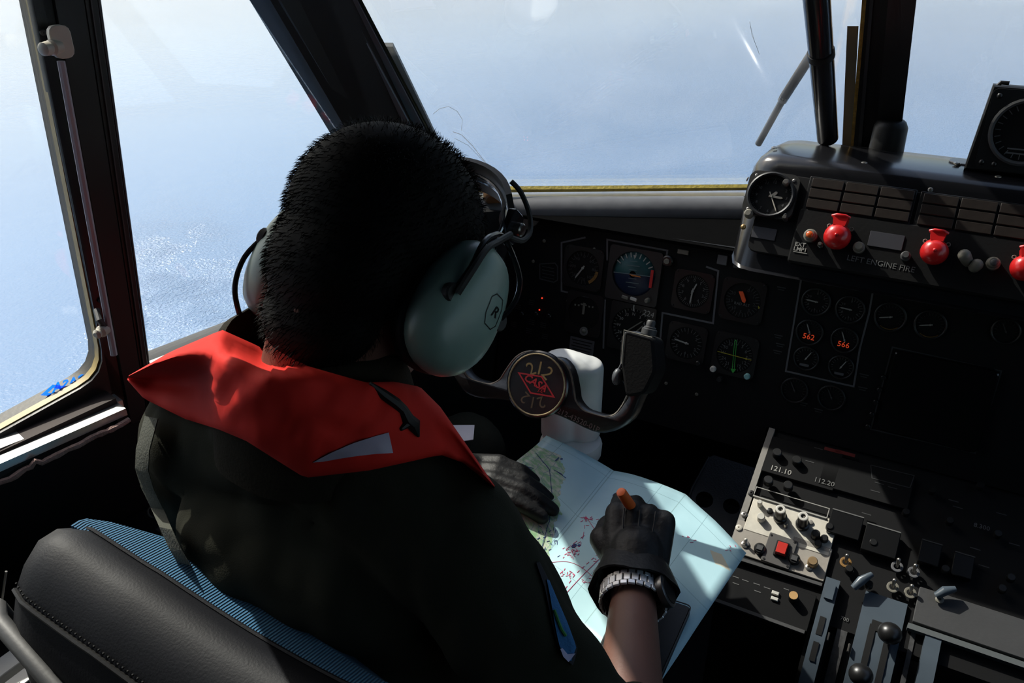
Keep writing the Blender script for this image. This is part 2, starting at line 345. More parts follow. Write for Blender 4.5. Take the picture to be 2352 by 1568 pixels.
fb = Fr((0, -.60, 0), (1, 0, 0), (0, 0, 1)); MB().box(fb, 2.6, 1.65, 0, .03, .02, .81).build('wall_back', mat('bulkhead', (.01, .01, .01), .9), kind='structure')
MB().box(Fr((0, 1.90, 0), (1, 0, 0), (0, 0, 1)), 2.2, .76, 0, .03, .02, .38).build('wall_front', M_blk, kind='structure')
# windscreen plane, left
pt = P3(-.145, 1.40, .09)
wbl, wbr = at_D(1060, 445, .46), at_D(1690, 430, .46)
WS = Fr(wbl, wbr-wbl, (0, 0, 1), (wbr-wbl).cross(pt-wbl)); WS.n = -WS.n if WS.n.y > 0 else WS.n; WS.v = WS.n.cross(WS.u)
if WS.v.z < 0: WS.v = -WS.v
c_tl = WS.hit(820, 0); c_tl2 = WS.hit(985, 310); c_r0 = WS.hit(1990, 0); c_r1 = WS.hit(1956, 318)
def extp(p, q, b): t = (b-p[1])/(q[1]-p[1]); return (p[0]+(q[0]-p[0])*t, b)
wtop = .72
w_in = [(c_tl2[0]+(0-c_tl2[1])*(c_tl[0]-c_tl2[0])/(c_tl[1]-c_tl2[1]), -.004), (WS.hit(1950, 430)[0]+.02, -.004), extp(c_r1, c_r0, wtop), extp(c_tl2, c_tl, wtop)]
class WMir(Fr):
    def w(s, a, b, c=0): return MX(s.o + s.u*a + s.v*b + s.n*c)
WSR = WMir(WS.o, WS.u, WS.v, WS.n); WSR.v = WS.v
for mi in (0, 1):
    q = (lambda p: MX(p)) if mi else (lambda p: p)
    A, B_ = wbl+V((-.05, -.03, -.02)), wbr+V((.3, .2, -.02)); ps = [q(A), q(B_), q(P3(-.08, 1.92, .68)), q(P3(-.85, 1.92, .68)), q(P3(-.80, 1.30, .50))]
    MB().loft([ps, [p-V((0, 0, .02)) for p in ps]]).build('trim_8' if mi == 0 else 'trim_9', M_blk, kind='structure')
# glass panes, one window each, mirrored to the right side
def pane(name, fr, poly, n): 
    e = empty(name, fr.w(*poly[0]), kind='structure'); MB().prism(fr, poly, -.012, -.008).build('pane', M_ws if n in (3, 4, 5) else M_glass, e); return e
W1 = pane('window_1', WLF, [(a, b) for a, b in [(-1.02, lb[1]-.02), (rb[0]+.02, rb[1]-.015), (r0[0]+.02, TOPD+.02), (-1.02, TOPD+.02)]], 1)
W2 = pane('window_2', WLF, [(f1[0]-.01, f1[1]-.01), (gb[0]+.01, gb[1]-.01), (gt[0]+.005, TOPD+.01), (f0[0]-.01, TOPD+.01)], 2)
W3 = pane('window_3', WS, w_in, 3)
W6 = pane('window_6', WRF, [(a, b) for a, b in [(-1.02, lb[1]-.02), (rb[0]+.02, rb[1]-.015), (r0[0]+.02, TOPD+.02), (-1.02, TOPD+.02)]], 6)
W5 = pane('window_7', WRF, [(f1[0]-.01, f1[1]-.01), (gb[0]+.01, gb[1]-.01), (gt[0]+.005, TOPD+.01), (f0[0]-.01, TOPD+.01)], 7)
W7 = pane('window_5', WSR, w_in, 5)
# centre windscreen
def post_at(px0, py0, y0, px1, py1, y1): return at_Y(px0, py0, y0), at_Y(px1, py1, y1)
cpb, cpt = P3(-.16, 1.53, .35), P3(-.125, 1.22, -.14)
CW = Fr(cpb, (1, 0, 0), (0, 0, 1), V((1, 0, 0)).cross(cpt-cpb)); CW.n = -CW.n if CW.n.y > 0 else CW.n; CW.v = CW.n.cross(CW.u); CW.v = -CW.v if CW.v.z < 0 else CW.v
hC = (cpt-cpb).dot(CW.v)
W4 = pane('window_4', CW, [(0, -.02), (.36, -.02), (.33, hC), (.035, hC)], 4)

# header above the windscreens and the post feet
def beam(pts0, pts1): mb = MB(); mb.loft([pts0, pts1]); return mb
hl0 = WS.w(*extp(c_tl2, c_tl, wtop-.02)); hl1 = WS.w(*extp(c_r1, c_r0, wtop-.02)); hb = WLF.w(gt[0]-.02, TOPD+.005)
def quadsolid(ps, th=.02, nrm=V((0, 0, 1))): mb = MB(); mb.loft([[p for p in ps], [p+nrm*th for p in ps]]); return mb
ze = CZ+CEI
mb = MB()
for mi in (0, 1):
    q = (lambda p: MX(p)) if mi else (lambda p: p)
    # forward roof strip from ceiling edge to windscreen top
    A = V((-.96, .80, ze)); B = V((.02, .80, ze)); Cc = V((.02, max(hl1.y, cpt.y), max(hl1.z, cpt.z))); D = hl1+V((0, 0, .0)); E = hl0
    ps = [q(A), q(B), q(Cc), q(D), q(E)]; mb.loft([ps, [p+V((0, 0, .03)) for p in ps]])
    ps = [q(A), q(E), q(WLF.w(gt[0], TOPD)), q(WLF.w(gt[0]-.4, TOPD+.02))]; mb.loft([ps, [p+V((0, 0, .03)) for p in ps]])
mb.build('trim_7', M_blk, kind='structure')

def strip(fr_pts, name, m, parent, th, smooth=40, **kw):     # box between two edge lines; fr_pts = (a0,b0,a1,b1) world points; th along normal
    a0, b0, a1, b1 = fr_pts; n = (b0-a0).cross(a1-a0).normalized(); n = n if n.dot(C0-a0) > 0 else -n
    o0, o1 = th; return MB().loft([[a0+n*o0, b0+n*o0, b1+n*o0, a1+n*o0], [a0+n*o1, b0+n*o1, b1+n*o1, a1+n*o1]]).build(name, m, parent, smooth=smooth, **kw)
# left pillar between the two side windows
pa0, pa1 = ext(wa(62, 0), wa(205, 700), TOPD+.02), ext(wa(62, 0), wa(205, 700), -.60)
pb0, pb1 = ext(f0, f1, TOPD+.02), ext(f0, f1, -.60)
T1 = empty('trim_1', WLF.w(pb1[0], pb1[1]), kind='structure', label='black pillar between the two left side windows')
def lerp2(p, q, t): return (p[0]+(q[0]-p[0])*t, p[1]+(q[1]-p[1])*t)
def pil(t0, t1, c0, c1, name, m):
    A0, A1, B0, B1 = lerp2(pa0, pb0, t0), lerp2(pa1, pb1, t0), lerp2(pa0, pb0, t1), lerp2(pa1, pb1, t1)
    MB().prism(WLF, [A0, B0, B1, A1], c0, c1, .002).build(name, m, T1)
pil(0, .30, .0, .012, 'post_flange', M_frame); pil(.28, .72, .0, .016, 'post_web', M_frame); pil(.72, .93, 0, .013, 'post_flange', M_frame); pil(.93, 1.0, 0, .010, 'seal_strip', M_frame2)
pil(.80, .82, .013, .016, 'rib', M_frame2)
for (x, y) in ((100, 75), (215, 205), (212, 255), (245, 520), (250, 640), (270, 700), (280, 740), (285, 790), (232, 690)):
    a, b = wa(x, y, .014); fr = WLF.sub(a, b, .014 if x > 150 else .012); screw(fr, .0035, T1, M_frame2, 'rivet')
# slim grey rod with its two fittings, in front of the pillar
rod = empty('window_rod', WLF.w(*wa(240, 760)), 'slim pale grey rod with two knobs along the black pillar', 'rod')
rA, rB = WLF.at(140, 140, .034).o, WLF.at(262, 815, .034).o
mb = MB(); mb.tube([rA, rB], .0042, 8); mb.build('rod_bar', M_alu2 if False else mat('grey rod paint', (.36, .33, .36), .5), rod)
fr = WLF.at(128, 108, .034); MB().rbox(WLF.at(136, 95, .03), .022, .034, 0, .008, .008).build('lug', mat('cream fitting', (.5, .46, .38), .45), rod)
kf = Fr(fr.o, (0, 0, 1), (1, 0, 0), V((-.1, -1, .1))); MB().lathe(Fr(fr.o, (0, 0, 1), (1, 0, 0), V((.25, -1, .0))), [(.008, -.004), (.0085, .006), (.006, .008), (.0075, .012), (.007, .018), (.004, .020)], 14).build('knob', mat('cream fitting', (.5, .46, .38), .45), rod)
fr = WLF.at(238, 758, .034); MB().lathe(Fr(fr.o, (0, 0, 1), (1, 0, 0), V((.25, -1, 0))), [(.007, -.004), (.0075, .005), (.005, .008), (.006, .012), (.003, .015)], 12).build('knob', mat('cream fitting', (.5, .46, .38), .45), rod)
MB().tube([WLF.at(222, 712, .02).o, WLF.at(228, 735, .035).o, WLF.at(243, 755, .034).o], .004, 8).build('link', M_frame2, rod)

# rear side window frame, rails and screws
def on_wall(pts, c=0): return [wa(x, y, c) for x, y in pts]
fo = [(-1.1, lb[1]-.075), (r1[0]+.03, r1[1]-.052), (r0[0]+.03, TOPD+.03), (-1.1, TOPD+.03)]
MB().holed(WLF, fo, [win1], .001, .012).build('window_frame', mat('satin black frame', (.014, .014, .014), .33, bump=.1), W1)
sealo = rpoly([(lb[0]-.002, lb[1]-.002), (rb[0]+.008, rb[1]-.002), (r0[0]+.002, TOPD+.002), (-1.002, TOPD+.002)], .035)
MB().holed(WLF, sealo, [rpoly([(lb[0]+.01, lb[1]+.0015), (rb[0]+.0045, rb[1]+.0015), (r0[0]-.0015, TOPD-.002), (-.99, TOPD-.002)], .035)], -.006, .006).build('seal', mat('gold seal', (.30, .22, .07), .5, var=.5), W1)
for (x, y) in ((28, 1018), (150, 966), (262, 918)): screw(WLF.at(x, y, .012), .0048, W1)
def rail(name, pts, w, c0, c1, m, parent, frame=WLF):
    q = on_wall(pts, c1); q = [(q[0][0]-(q[-1][0]-q[0][0])*1.5, q[0][1]-(q[-1][1]-q[0][1])*1.5)]+q
    mb = MB(); mb.line(frame, q, w, c0, c1); return mb.build(name, m, parent)
M_pol = mat('polished rail', (.85, .84, .80), .3, .85, bump=.05)
rail('rail', [(0, 1038), (283, 926)], .010, .012, .036, M_pol, W1); rail('rail_groove', [(0, 1056), (287, 936)], .016, .012, .034, M_blk, W1)
rail('rail', [(0, 1074), (291, 945)], .010, .012, .060, M_pol, W1)
# ragged fabric edging under the rails
edge = empty('trim_2', WLF.w(*wa(150, 1040)), kind='structure', label='torn pinkish fabric edging below the side window')
pts = []; q0 = wa(0, 1108, .068); q1 = wa(298, 964, .068)
for i in range(50):
    t = i/49*1.9-.9; a = q0[0]+(q1[0]-q0[0])*t; b = q0[1]+(q1[1]-q0[1])*t+.0022*noise.noise(V((a*60, 0, 0)))+(.006 if abs(t-.25) < .02 else 0); pts.append(WLF.w(a, b, .068+.003*noise.noise(V((a*40, 3, 0)))))
MB().tube(pts, [.0036+.0012*noise.noise(V((i*.9, 5, 1))) for i in range(50)], 8).build('fabric_edge', mat('worn fabric', (.42, .27, .23), .9, var=.35, nscale=300, bump=.8, bscale=500), edge)
MB().line(WLF, [(q0[0]-.5, q0[1]+(q1[1]-q0[1])/(q1[0]-q0[0])*-.5+.012), (q1[0], q1[1]+.012)], .018, .0, .040).build('backing_strip', mat('brown backing', (.03, .018, .015), .8), edge)
# blue maker mark on the glass, printed on the outside so it reads mirrored
fr = WLF.at(163, 885, -.006); a1, a2 = wa(120, 905), wa(190, 882); rot = math.atan2(a2[1]-a1[1], a2[0]-a1[0])
M_logo = mat('cyan print', (.0, .42, .95), .6)
_t = M_logo.node_tree; _tl = _t.nodes.new('ShaderNodeBsdfTranslucent'); _tl.inputs[0].default_value = (.0, .45, 1, 1); _mx = _t.nodes.new('ShaderNodeMixShader'); _mx.inputs[0].default_value = .8
_t.links.new(_t.nodes['Principled BSDF'].outputs[0], _mx.inputs[1]); _t.links.new(_tl.outputs[0], _mx.inputs[2]); _t.links.new(_mx.outputs[0], _t.nodes['Material Output'].inputs[0]); lf = fr.sub(0, 0, 0, rot)
lg = text('window_mark', 'CASA', lf, .017, M_logo, W1, c=-.0065, mirror=True, bold=.03, shear=-.3)
lf2 = WLF.at(155, 900, -.006).sub(0, 0, 0, rot); MB().line(lf2, [(-.022, 0), (-.012, .0006), (0, -.0006), (.012, .0006), (.024, 0)], .0028, -.0066, -.0062).build('window_mark', M_logo, W1)
lf3 = WLF.at(129, 901, -.006).sub(0, 0, 0, rot); MB().line(lf3, [(-.012, 0), (0, .0065), (.012, 0), (0, -.0065)], .004, -.0066, -.0062, closed=True).build('window_mark', M_logo, W1)

# front side window: sill strips, seal
MB().line(WLF, [(f1[0]-.012, f1[1]-.006), (gb[0]+.02, bsl(gb[0]+.02)-.006)], .013, 0, .020).build('rail', M_alu, W2)
MB().line(WLF, [(f1[0]-.012, f1[1]-.031), (gb[0]+.02, bsl(gb[0]+.02)-.031)], .037, 0, .014).build('window_frame', mat('satin black frame', (.014, .014, .014), .33, bump=.1), W2)
MB().line(WLF, [(f1[0]-.012, f1[1]-.053), (gb[0]+.02, bsl(gb[0]+.02)-.053)], .008, 0, .034).build('rail', M_alu, W2)
screw(WLF.at(661, 743, .034), .0048, W2, name='screw'); MB().disc(WLF.at(661, 741, .034), .003, 0, .010).build('stud', M_screw, W2)

# corner post: strips running between side window edge and windscreen edge
T3 = empty('trim_3', WS.w(*c_tl2), kind='structure', label='raked black corner post with rivets between side window and windscreen')
Lt, Lb = WLF.w(*ext(g0, g1, TOPD)), WLF.w(*gb)
Rt, Rb = WS.w(*extp(c_tl2, c_tl, wtop-.03)), WS.w(*w_in[0])
def cps(px, py):   # blend parameter of a pixel across the post at that height
    pass
def cp(t0, t1, o, name, m, s0=0, s1=1):
    a0 = Lt.lerp(Rt, t0); b0 = Lt.lerp(Rt, t1); a1 = Lb.lerp(Rb, t0); b1 = Lb.lerp(Rb, t1)
    A0, B0 = a1.lerp(a0, s0), b1.lerp(b0, s0); A1, B1 = a1.lerp(a0, s1), b1.lerp(b0, s1)
    return strip((A0, B0, A1, B1), name, m, T3, o)
cp(-.02, 1.02, (-.03, .0), 'post_core', M_frame)
cp(0, .36, (0, .012), 'post_flange', M_frame); cp(.33, .60, (0, .02), 'cover_plate', M_frame2, .42, 1); cp(.34, .60, (0, .010), 'cover_plate', mat('rusty plate', (.018, .008, .005), .6), 0, .41)
cp(.60, .625, (0, .028), 'rib', mat('blue grey edge', (.16, .22, .26), .4)); cp(.625, .80, (0, .014), 'rivet_strip', M_blk)
cp(.80, .815, (0, .024), 'rib', mat('blue grey edge', (.16, .22, .26), .4)); cp(.815, .93, (0, .012), 'post_flange', M_frame2); cp(.93, 1.0, (0, .008), 'sealant', M_olv)
for i in range(14):
    s = .10+i*.065; a = Lt.lerp(Rt, .72); b = Lb.lerp(Rb, .72); p = b.lerp(a, s); n = (Rt-Lt).cross(Lb-Lt).normalized(); n = n if n.dot(C0-p) > 0 else -n
    screw(Fr(p+n*.014, Lt-Lb, n.cross(Lt-Lb), n), .0032, T3, M_frame2, 'rivet')
# outer grey strap on the glass side
st = [WS.hit(880, 132), WS.hit(903, 132), WS.hit(992, 315), WS.hit(1075, 490), WS.hit(1050, 490), WS.hit(945, 300)]
MB().prism(WS, [(a, b) for a, b in st], -.030, -.022).build('outer_strap', mat('outer grey strap', (.10, .10, .095), .6), T3)

# windscreen bottom frame
def wrow(y0, y1, w, c0, c1, name, m, parent, x0=1020, x1=1720):
    MB().line(WS, [WS.hit(x0, y0), WS.hit(x1, y1)], w, c0, c1).build(name, m, parent)
wrow(436, 430, .009, -.004, .004, 'sealant', M_yel, W3); wrow(448, 442, .008, -.004, .012, 'rail', M_pol, W3); wrow(455, 451, .003, -.004, .013, 'rail', M_blk, W3); wrow(461, 456, .004, -.004, .014, 'rail', M_alu2, W3)
# olive stop at the corner
fr = WS.at(1134, 442, .012); MB().lathe(fr, [(.020, -.01), (.020, .012), (.015, .018)], 20).build('stop', mat('brown rubber', (.18, .09, .035), .5), W3)
# scratches and smears on the windscreen
sc = MB(); M_scr = mat('pale scratch', (.8, .85, .88), .6)
_t = M_scr.node_tree; _tl = _t.nodes.new('ShaderNodeBsdfTranslucent'); _tl.inputs[0].default_value = (.45, .47, .5, 1); _mx = _t.nodes.new('ShaderNodeMixShader'); _mx.inputs[0].default_value = .8
_t.links.new(_t.nodes['Principled BSDF'].outputs[0], _mx.inputs[1]); _t.links.new(_tl.outputs[0], _mx.inputs[2]); _t.links.new(_mx.outputs[0], _t.nodes['Material Output'].inputs[0])
def arc(pts, w): sc.line(WS, [WS.hit(x, y, -.007) for x, y in pts], w, -.0078, -.0074)
arc([(995, 262), (1010, 250), (1030, 245), (1050, 256), (1062, 275), (1060, 300)], .0007); arc([(1040, 303), (1060, 310), (1085, 335), (1120, 380)], .0011); arc([(1044, 318), (1075, 334), (1112, 372)], .0006)
arc([(1722, 50), (1727, 80), (1738, 108), (1744, 125)], .0006); arc([(1724, 60), (1733, 95), (1742, 118)], .0004)
sc.build('scratches', M_scr, W3, kind='stuff')

# centre post, left
def cpost(fn, tg):
    T = empty(tg, fn(cpb), kind='structure')
    def seg(px0, px1, qx0, qx1, yo0, yo1, name, m, top=0, bot=318):
        # pixels at image top and at y=bot; depth follows the post rake with an offset
        def pos(px, py, off):
            t = (py-0)/320.0; p = None
            y = 1.355+(1.50-1.355)*t-off; return at_Y(px, py, y)
        def pr(off): 
            A = pos(px0, top, off); B = pos(px1, top, off); A2 = pos(qx0, bot, off); B2 = pos(qx1, bot, off)
            return [A+(A-A2)*.9 if top == 0 else A, B+(B-B2)*.9 if top == 0 else B, B2+(B2-B)*.14, A2+(A2-A)*.14]
        MB().loft([[fn(p) for p in pr(yo0)], [fn(p) for p in pr(yo1)]]).build(name, m, T)
    seg(1990, 2052, 1962, 2020, -.02, .0, 'post_web', M_frame); seg(2040, 2105, 2012, 2068, -.02, .012, 'post_flange', mat('satin black frame', (.014, .014, .014), .33)); seg(1998, 2006, 1972, 1980, 0, .006, 'rib', M_frame2)
    seg(1980, 1992, 1955, 1964, -.02, -.002, 'sealant', mat('gold sealant', (.55, .30, .05), .45, var=.8, nscale=90, bump=.8, bscale=300)); 
    seg(1946, 1972, 1935, 1958, -.045, -.035, 'outer_strap', mat('outer grey strap', (.10, .10, .095), .6), 60, 318)
    if tg == 'trim_4': 
        f = Fr(at_Y(2044, 302, 1.47), (1, 0, 0), (0, 1, 0)); MB().lathe(f, [(.027, -.035), (.026, .008), (.022, .016), (.018, .019)], 20).build('foot', M_blk, T)
    return T
cpost(lambda p: p, 'trim_4'); cpost(lambda p: MX(p), 'trim_5')
# brace tube in front of the windscreen
bt = empty('brace_tube', at_Y(1900, 316, 1.44), 'round black brace tube slanting up beside the centre post', 'tube')
b0 = at_Y(1901, 318, 1.44); b1 = at_Y(1876, 0, 1.28); b2 = b1+(b1-b0)*.6
MB().tube([b0, b0.lerp(b1, .5), b1, b2], [.0165, .0175, .0185, .0195], 20).build('tube', M_blkgl, bt)
MB().tube([b0.lerp(b1, .63), b0.lerp(b1, .67)], .0195, 20).build('clamp', M_blk, bt)
# windscreen wiper outside
wp = empty('wiper', WS.w(*WS.hit(1745, 326, -.03)), 'grey windscreen wiper arm outside, leaning across the left windscreen', 'wiper')
MB().tube([WS.at(1742, 330, -.035).o, WS.at(1800, 225, -.035).o], .0065, 10).build('arm', mat('grey wiper paint', (.10, .11, .12), .5), wp)
MB().tube([WS.at(1800, 225, -.035).o, WS.at(1864, 125, -.035).o, WS.at(1900, 60, -.035).o], .0085, 10).build('arm_link', M_dgrey, wp)
MB().tube([WS.at(1797, 231, -.035).o, WS.at(1803, 220, -.035).o], .0085, 10).build('joint', M_alu2, wp)

# padded roll under the windscreen
t6 = empty('trim_6', at_D(1400, 495, .5), kind='structure', label='grey padded roll under the left windscreen')
ra, rb_ = at_Y(1100, 492, 1.30), at_Y(1705, 492, 1.52)
pts = [ra.lerp(rb_, i/30) for i in range(-4, 31)]
MB().tube(pts, [.034+.0006*noise.noise(V((i*.3, 0, 9))) for i in range(35)], 20).build('pad', mat('grey vinyl', (.10, .098, .095), .42, bump=.35, bscale=25, var=.25), t6)
# ================================================================== instrument panel
def tmb(mb, s, fr, size, c=.0006, ext=.0002, rot=0, bold=0):
    o = text('t', s, fr, size, M_mark, None, c=c, ext=ext, rot=rot, bold=bold); me = o.data; l = V(o.location)
    mb.add([l+v.co for v in me.vertices], [tuple(p.vertices) for p in me.polygons]); bpy.data.objects.remove(o); bpy.data.meshes.remove(me); return mb
def sc_(fr, px, py): return (fr.w(*fr.hit(px, py))-C0).dot(cF)/F_PX
def ticks(mb, fr, r, n, a0=0, a1=360, L=.15, w=.02, c=.001, every=1, fat=1.6):
    for i in range(n+(0 if abs(a1-a0) >= 360 else 1)):
        t = math.radians(90-(a0+(a1-a0)*i/n)); k = fat if i % every == 0 else 1
        q = fr.sub(math.cos(t)*r*(1-L*k/2), math.sin(t)*r*(1-L*k/2), 0, t); mb.box(q, r*L*k, r*w*k, c, c+.0004)
def needle(mb, fr, ang, r0, r1, w, c=.003):
    t = math.radians(90-ang); q = fr.sub(0, 0, 0, t); mb.prism(q, [(r0, -w/2), (r1*.85, -w/2), (r1, 0), (r1*.85, w/2), (r0, w/2)], c, c+.0008)
def gauge(name, parent, fr0, px, py, rpx, square=True, nt=12, nd=(30, ), a0=0, a1=360, mk=None, nm=None, nums=None, label=None, wn=.05, back=0, knob=None, every=1, dialm=None):
    f = fr0.at(px, py); s = sc_(fr0, px, py); r = rpx*s
    mb = MB()
    if square: mb.holed(f, rrect(r*2.22, r*2.22, r*.28, 4), [circ(r*.93, 28)], 0, .0035)
    else: mb.ring(f, r*.92, r*1.06, 0, .004, 28)
    g = mb.build(name, M_bez, parent, label)
    MB().disc(f, r*.93, -.006, .0006, 28, 0).build('dial', dialm or M_dial, g)
    mb = MB(); ticks(mb, f, r*.86, nt, a0, a1, every=every)
    if nums:
        for i, q in enumerate(nums):
            t = math.radians(90-(a0+(a1-a0)*i/(len(nums) if abs(a1-a0) >= 360 else len(nums)-1))); tmb(mb, q, f.sub(math.cos(t)*r*.60, math.sin(t)*r*.60), r*.24, .001)
    mb.build('markings', mk or M_mark, g)
    if nd:
        mb = MB()
        for i, a in enumerate(nd): needle(mb, f, a, -r*.15, r*(.72 if i == 0 else .5), r*wn*1.5)
        mb.disc(f, r*.07, .002, .0045, 10)
        mb.build('needle', nm or M_markb, g)
    if square:
        for sx in (-1, 1):
            for sy in (-1, 1): screw(f.sub(sx*r*.97, sy*r*.97, .0035), r*.06, g, M_bez)
    if knob: k = f.sub(knob[0]*r, knob[1]*r, .003); MB().disc(k, r*.13, 0, .012, 14).build('knob', M_knob, g)
    return g, f, r
t10 = math.radians(10)
MP = Fr(P3(-.5, 1.32, .506), (1, 0, 0), (0, math.sin(t10), math.cos(t10)))
IP = empty('instrument_panel', P3(-.3, 1.27, .80), 'matt black instrument panel packed with round dials under the windscreen', 'panel')
b_ul = MP.hit(1140, 545); 
mb = MB().prism(MP, [(-.24, -.33), (.30, -.33), (.30, -.28), (.86, -.28), (.86, .03), (-.24, .012)], -.02, 0); mb.build('panel_plate', M_panel, IP)
MB().prism(Fr((0, 0, CZ-.495), (1, 0, 0), (0, 1, 0)), [(-.78, 1.305), (-.2, 1.315), (-.2, 1.62), (-.74, 1.33)], 0, .006).build('panel_shelf', mat('shade black shelf', (.004, .004, .004), .95, spec=0), IP)  # near-black without sheen: the shade below the roll put into its colour
def outline(pts, w=.0032, m=None, closed=False, fr=None, parent=None, name='border_line'):
    fr = fr or MP; return MB().line(fr, [fr.hit(x, y) for x, y in pts], w, 0, .0008, closed).build(name, m or M_line, parent or IP)
outline([(1345, 545), (1290, 557), (1290, 668), (1390, 690), (1386, 800)]); outline([(1395, 598), (1395, 550), (1533, 575), (1530, 597)])
outline([(1622, 612), (1650, 622), (1638, 742), (1522, 718), (1512, 836), (1498, 834)]); outline([(1849, 588), (1805, 852), (1961, 887), (1975, 800), (1996, 720), (2010, 640)], .0028)
M_dim = mat('dim line', (.035, .036, .036), .6)
outline([(2050, 797), (2300, 852), (2240, 1040), (2000, 985)], .0022, M_dim, True)
outline([(1240, 606), (1275, 604), (1281, 612), (1281, 643), (1272, 648), (1240, 640)], .0022, M_dim, True)
mb = MB()
for i in range(4): f = MP.at(1259, 614+8*i); mb.box(f, .026, .0012, 0, .0005)
mb.build('placard_text', M_dim, IP)
# airspeed indicator
g, f, r = gauge('airspeed_gauge', IP, MP, 1340, 615, 44, nt=24, nd=(212, ), nums=['0', '60', '80', '100', '120', '160', '200', '240'], mk=M_dim)
mb = MB()
for k in range(8): t = math.radians(-8-k*7); q = f.sub(math.cos(t)*r*.8, math.sin(t)*r*.8, 0, t+math.pi/2); mb.box(q, r*.105, r*.16, .001, .0014)
mb.build('amber_arc', M_amb, g, 'amber arc on the dial')
# attitude indicator
f = MP.at(1457, 632); s = sc_(MP, 1457, 632); w = 62*s
ad = MB().holed(f, rrect(w*2.05, w*2.05, w*.12, 4), [circ(w*.84, 32, 0, w*.07)], 0, .006).build('attitude_indicator', mat('charcoal bezel', (.014, .013, .013), .45, bump=.1), IP, 'square attitude indicator with a teal and blue ball')
M_sky = mat('teal ball half', (.012, .07, .075), .4); M_gnd = mat('dark blue ball half', (.010, .020, .055), .4)
def halfdisc(f, r, top, m, name, tilt):
    q = f.sub(0, w*.07, 0, tilt); mb = MB(); pts = [(r*math.cos(math.radians(a)), r*math.sin(math.radians(a))) for a in (range(0, 181, 9) if top else range(180, 361, 9))]
    P = MB(); rings = []
    for sc, c in ((1, .0), (.8, .004), (.5, .008), (.15, .010)):
        rings.append([q.w(a*sc, b*sc, c) for a, b in pts])
    mb.loft(rings, close=False, cap=False); mb.build(name, m, ad)
halfdisc(f, w*.86, True, M_sky, 'ball_upper_half', math.radians(4)); halfdisc(f, w*.86, False, M_gnd, 'ball_lower_half', math.radians(4))
q = f.sub(0, w*.07, 0, math.radians(4)); mb = MB()
for k in (-3, -2, -1, 1, 2, 3): mb.box(q.sub(0, k*w*.16), w*(.5 if k % 2 == 0 else .3), .0012, .0095, .0102)
mb.box(q, w*1.5, .0014, .0095, .0103); mb.build('pitch_lines', mat('pitch line', (.10, .14, .15), .5), ad)
mb = MB(); mb.prism(q, [(-w*.12, w*.0), (w*.3, -w*.03), (w*.34, -w*.07), (0, -w*.06)], .011, .012); mb.build('horizon_bar', mat('orange bar', (.55, .17, .03), .5), ad)
mb = MB(); ticks(mb, f.sub(0, w*.07), w*.8, 8, -60, 60, .14, .03, .006); mb.prism(f.sub(0, w*.07), [(-w*.06, w*.72), (w*.06, w*.72), (0, w*.58)], .010, .011); mb.build('markings', M_markb, ad)
MB().box(f.sub(w*.73, w*.03), w*.10, w*.66, .008, .0105).build('warning_flag', mat('red flag', (.5, .012, .012), .45), ad, 'red flag')
for dx in (-.2, .14): MB().rbox(f.sub(w*dx, -w*.86, .006, -.15), w*.26, w*.12, 0, .003, .001).build('slip_ball_window', M_knobw if dx > 0 else M_beige, ad)
MB().lathe(f.sub(w*.70, -w*.78, .006), [(w*.09, 0), (w*.09, .008), (w*.06, .012)], 14).build('knob', M_beige, ad)
# altimeter, radar altimeter, vertical speed, radio magnetic indicator, flags
gauge('altimeter', IP, MP, 1592, 668, 42, nt=50, nd=(184, 20), nums=list('0123456789'), every=5, label='altimeter with a pale needle pointing down')
g, f, r = gauge('radar_altimeter', IP, MP, 1706, 690, 45, nt=24, nd=None, a0=20, a1=300, nums=['0', '1', '2', '3', '5', '10', '15', '20'], mk=M_dim, label='dial with an orange bar')
MB().prism(f.sub(0, r*.22, 0, math.radians(-62)), [(-r*.32, -r*.10), (r*.22, -r*.10), (r*.32, 0), (r*.22, r*.1), (-r*.25, r*.1)], .003, .006).build('orange_bar', mat('fluorescent orange', (.85, .10, .02), .5), g, 'orange bar')
tm = MB(); tmb(tm, 'RAD ALT', f.sub(0, -r*.2), r*.2); tm.build('lettering', M_mark, g)
MB().prism(f.sub(r*.85, -r*.25, 0, .5), [(0, 0), (r*.1, .0), (r*.05, r*.16)], .002, .003).build('bug', M_ylp, g)
gauge('vertical_speed_gauge', IP, MP, 1577, 787, 41, nt=24, nd=(278, ), nums=['1', '2', '3', '4', '5', '6'], knob=(.9, -.9), label='dial with a thick pointer aimed left')
g, f, r = gauge('bearing_gauge', IP, MP, 1688, 815, 45, nt=36, nd=None, nums=['N', '3', '6', 'E', '12', '15', 'S', '21', '24', 'W', '30', '33'], every=3, label='compass dial with a green double arrow crossed by a yellow needle')
mb = MB(); q = f.sub(0, 0, 0, math.radians(90+5))
for sy in (-1, 1): mb.box(q.sub(0, sy*r*.05), r*1.5, r*.025, .003, .004)
mb.prism(q, [(-r*.95, 0), (-r*.72, r*.14), (-r*.72, -r*.14)], .003, .004); mb.prism(q, [(r*.85, 0), (r*.75, r*.06), (r*.75, -r*.06)], .003, .004); mb.build('needle', M_grn, g, 'green double-line arrow')
mb = MB(); q = f.sub(0, 0, 0, math.radians(-2)); mb.box(q, r*1.75, r*.028, .0045, .0055); mb.prism(q, [(r*.55, 0), (r*.62, r*.05), (r*.70, 0), (r*.62, -r*.05)], .0045, .006); mb.build('needle', M_ylp, g, 'yellow needle')
for x, y, m in ((1640, 845, M_knobw), (1718, 862, mat('pale cyan knob', (.25, .5, .5), .4)), (1655, 868, M_knob)):
    k = MP.at(x, y); MB().lathe(k, [(.005, 0), (.0055, .008), (.004, .011)], 14).build('knob', m, IP)
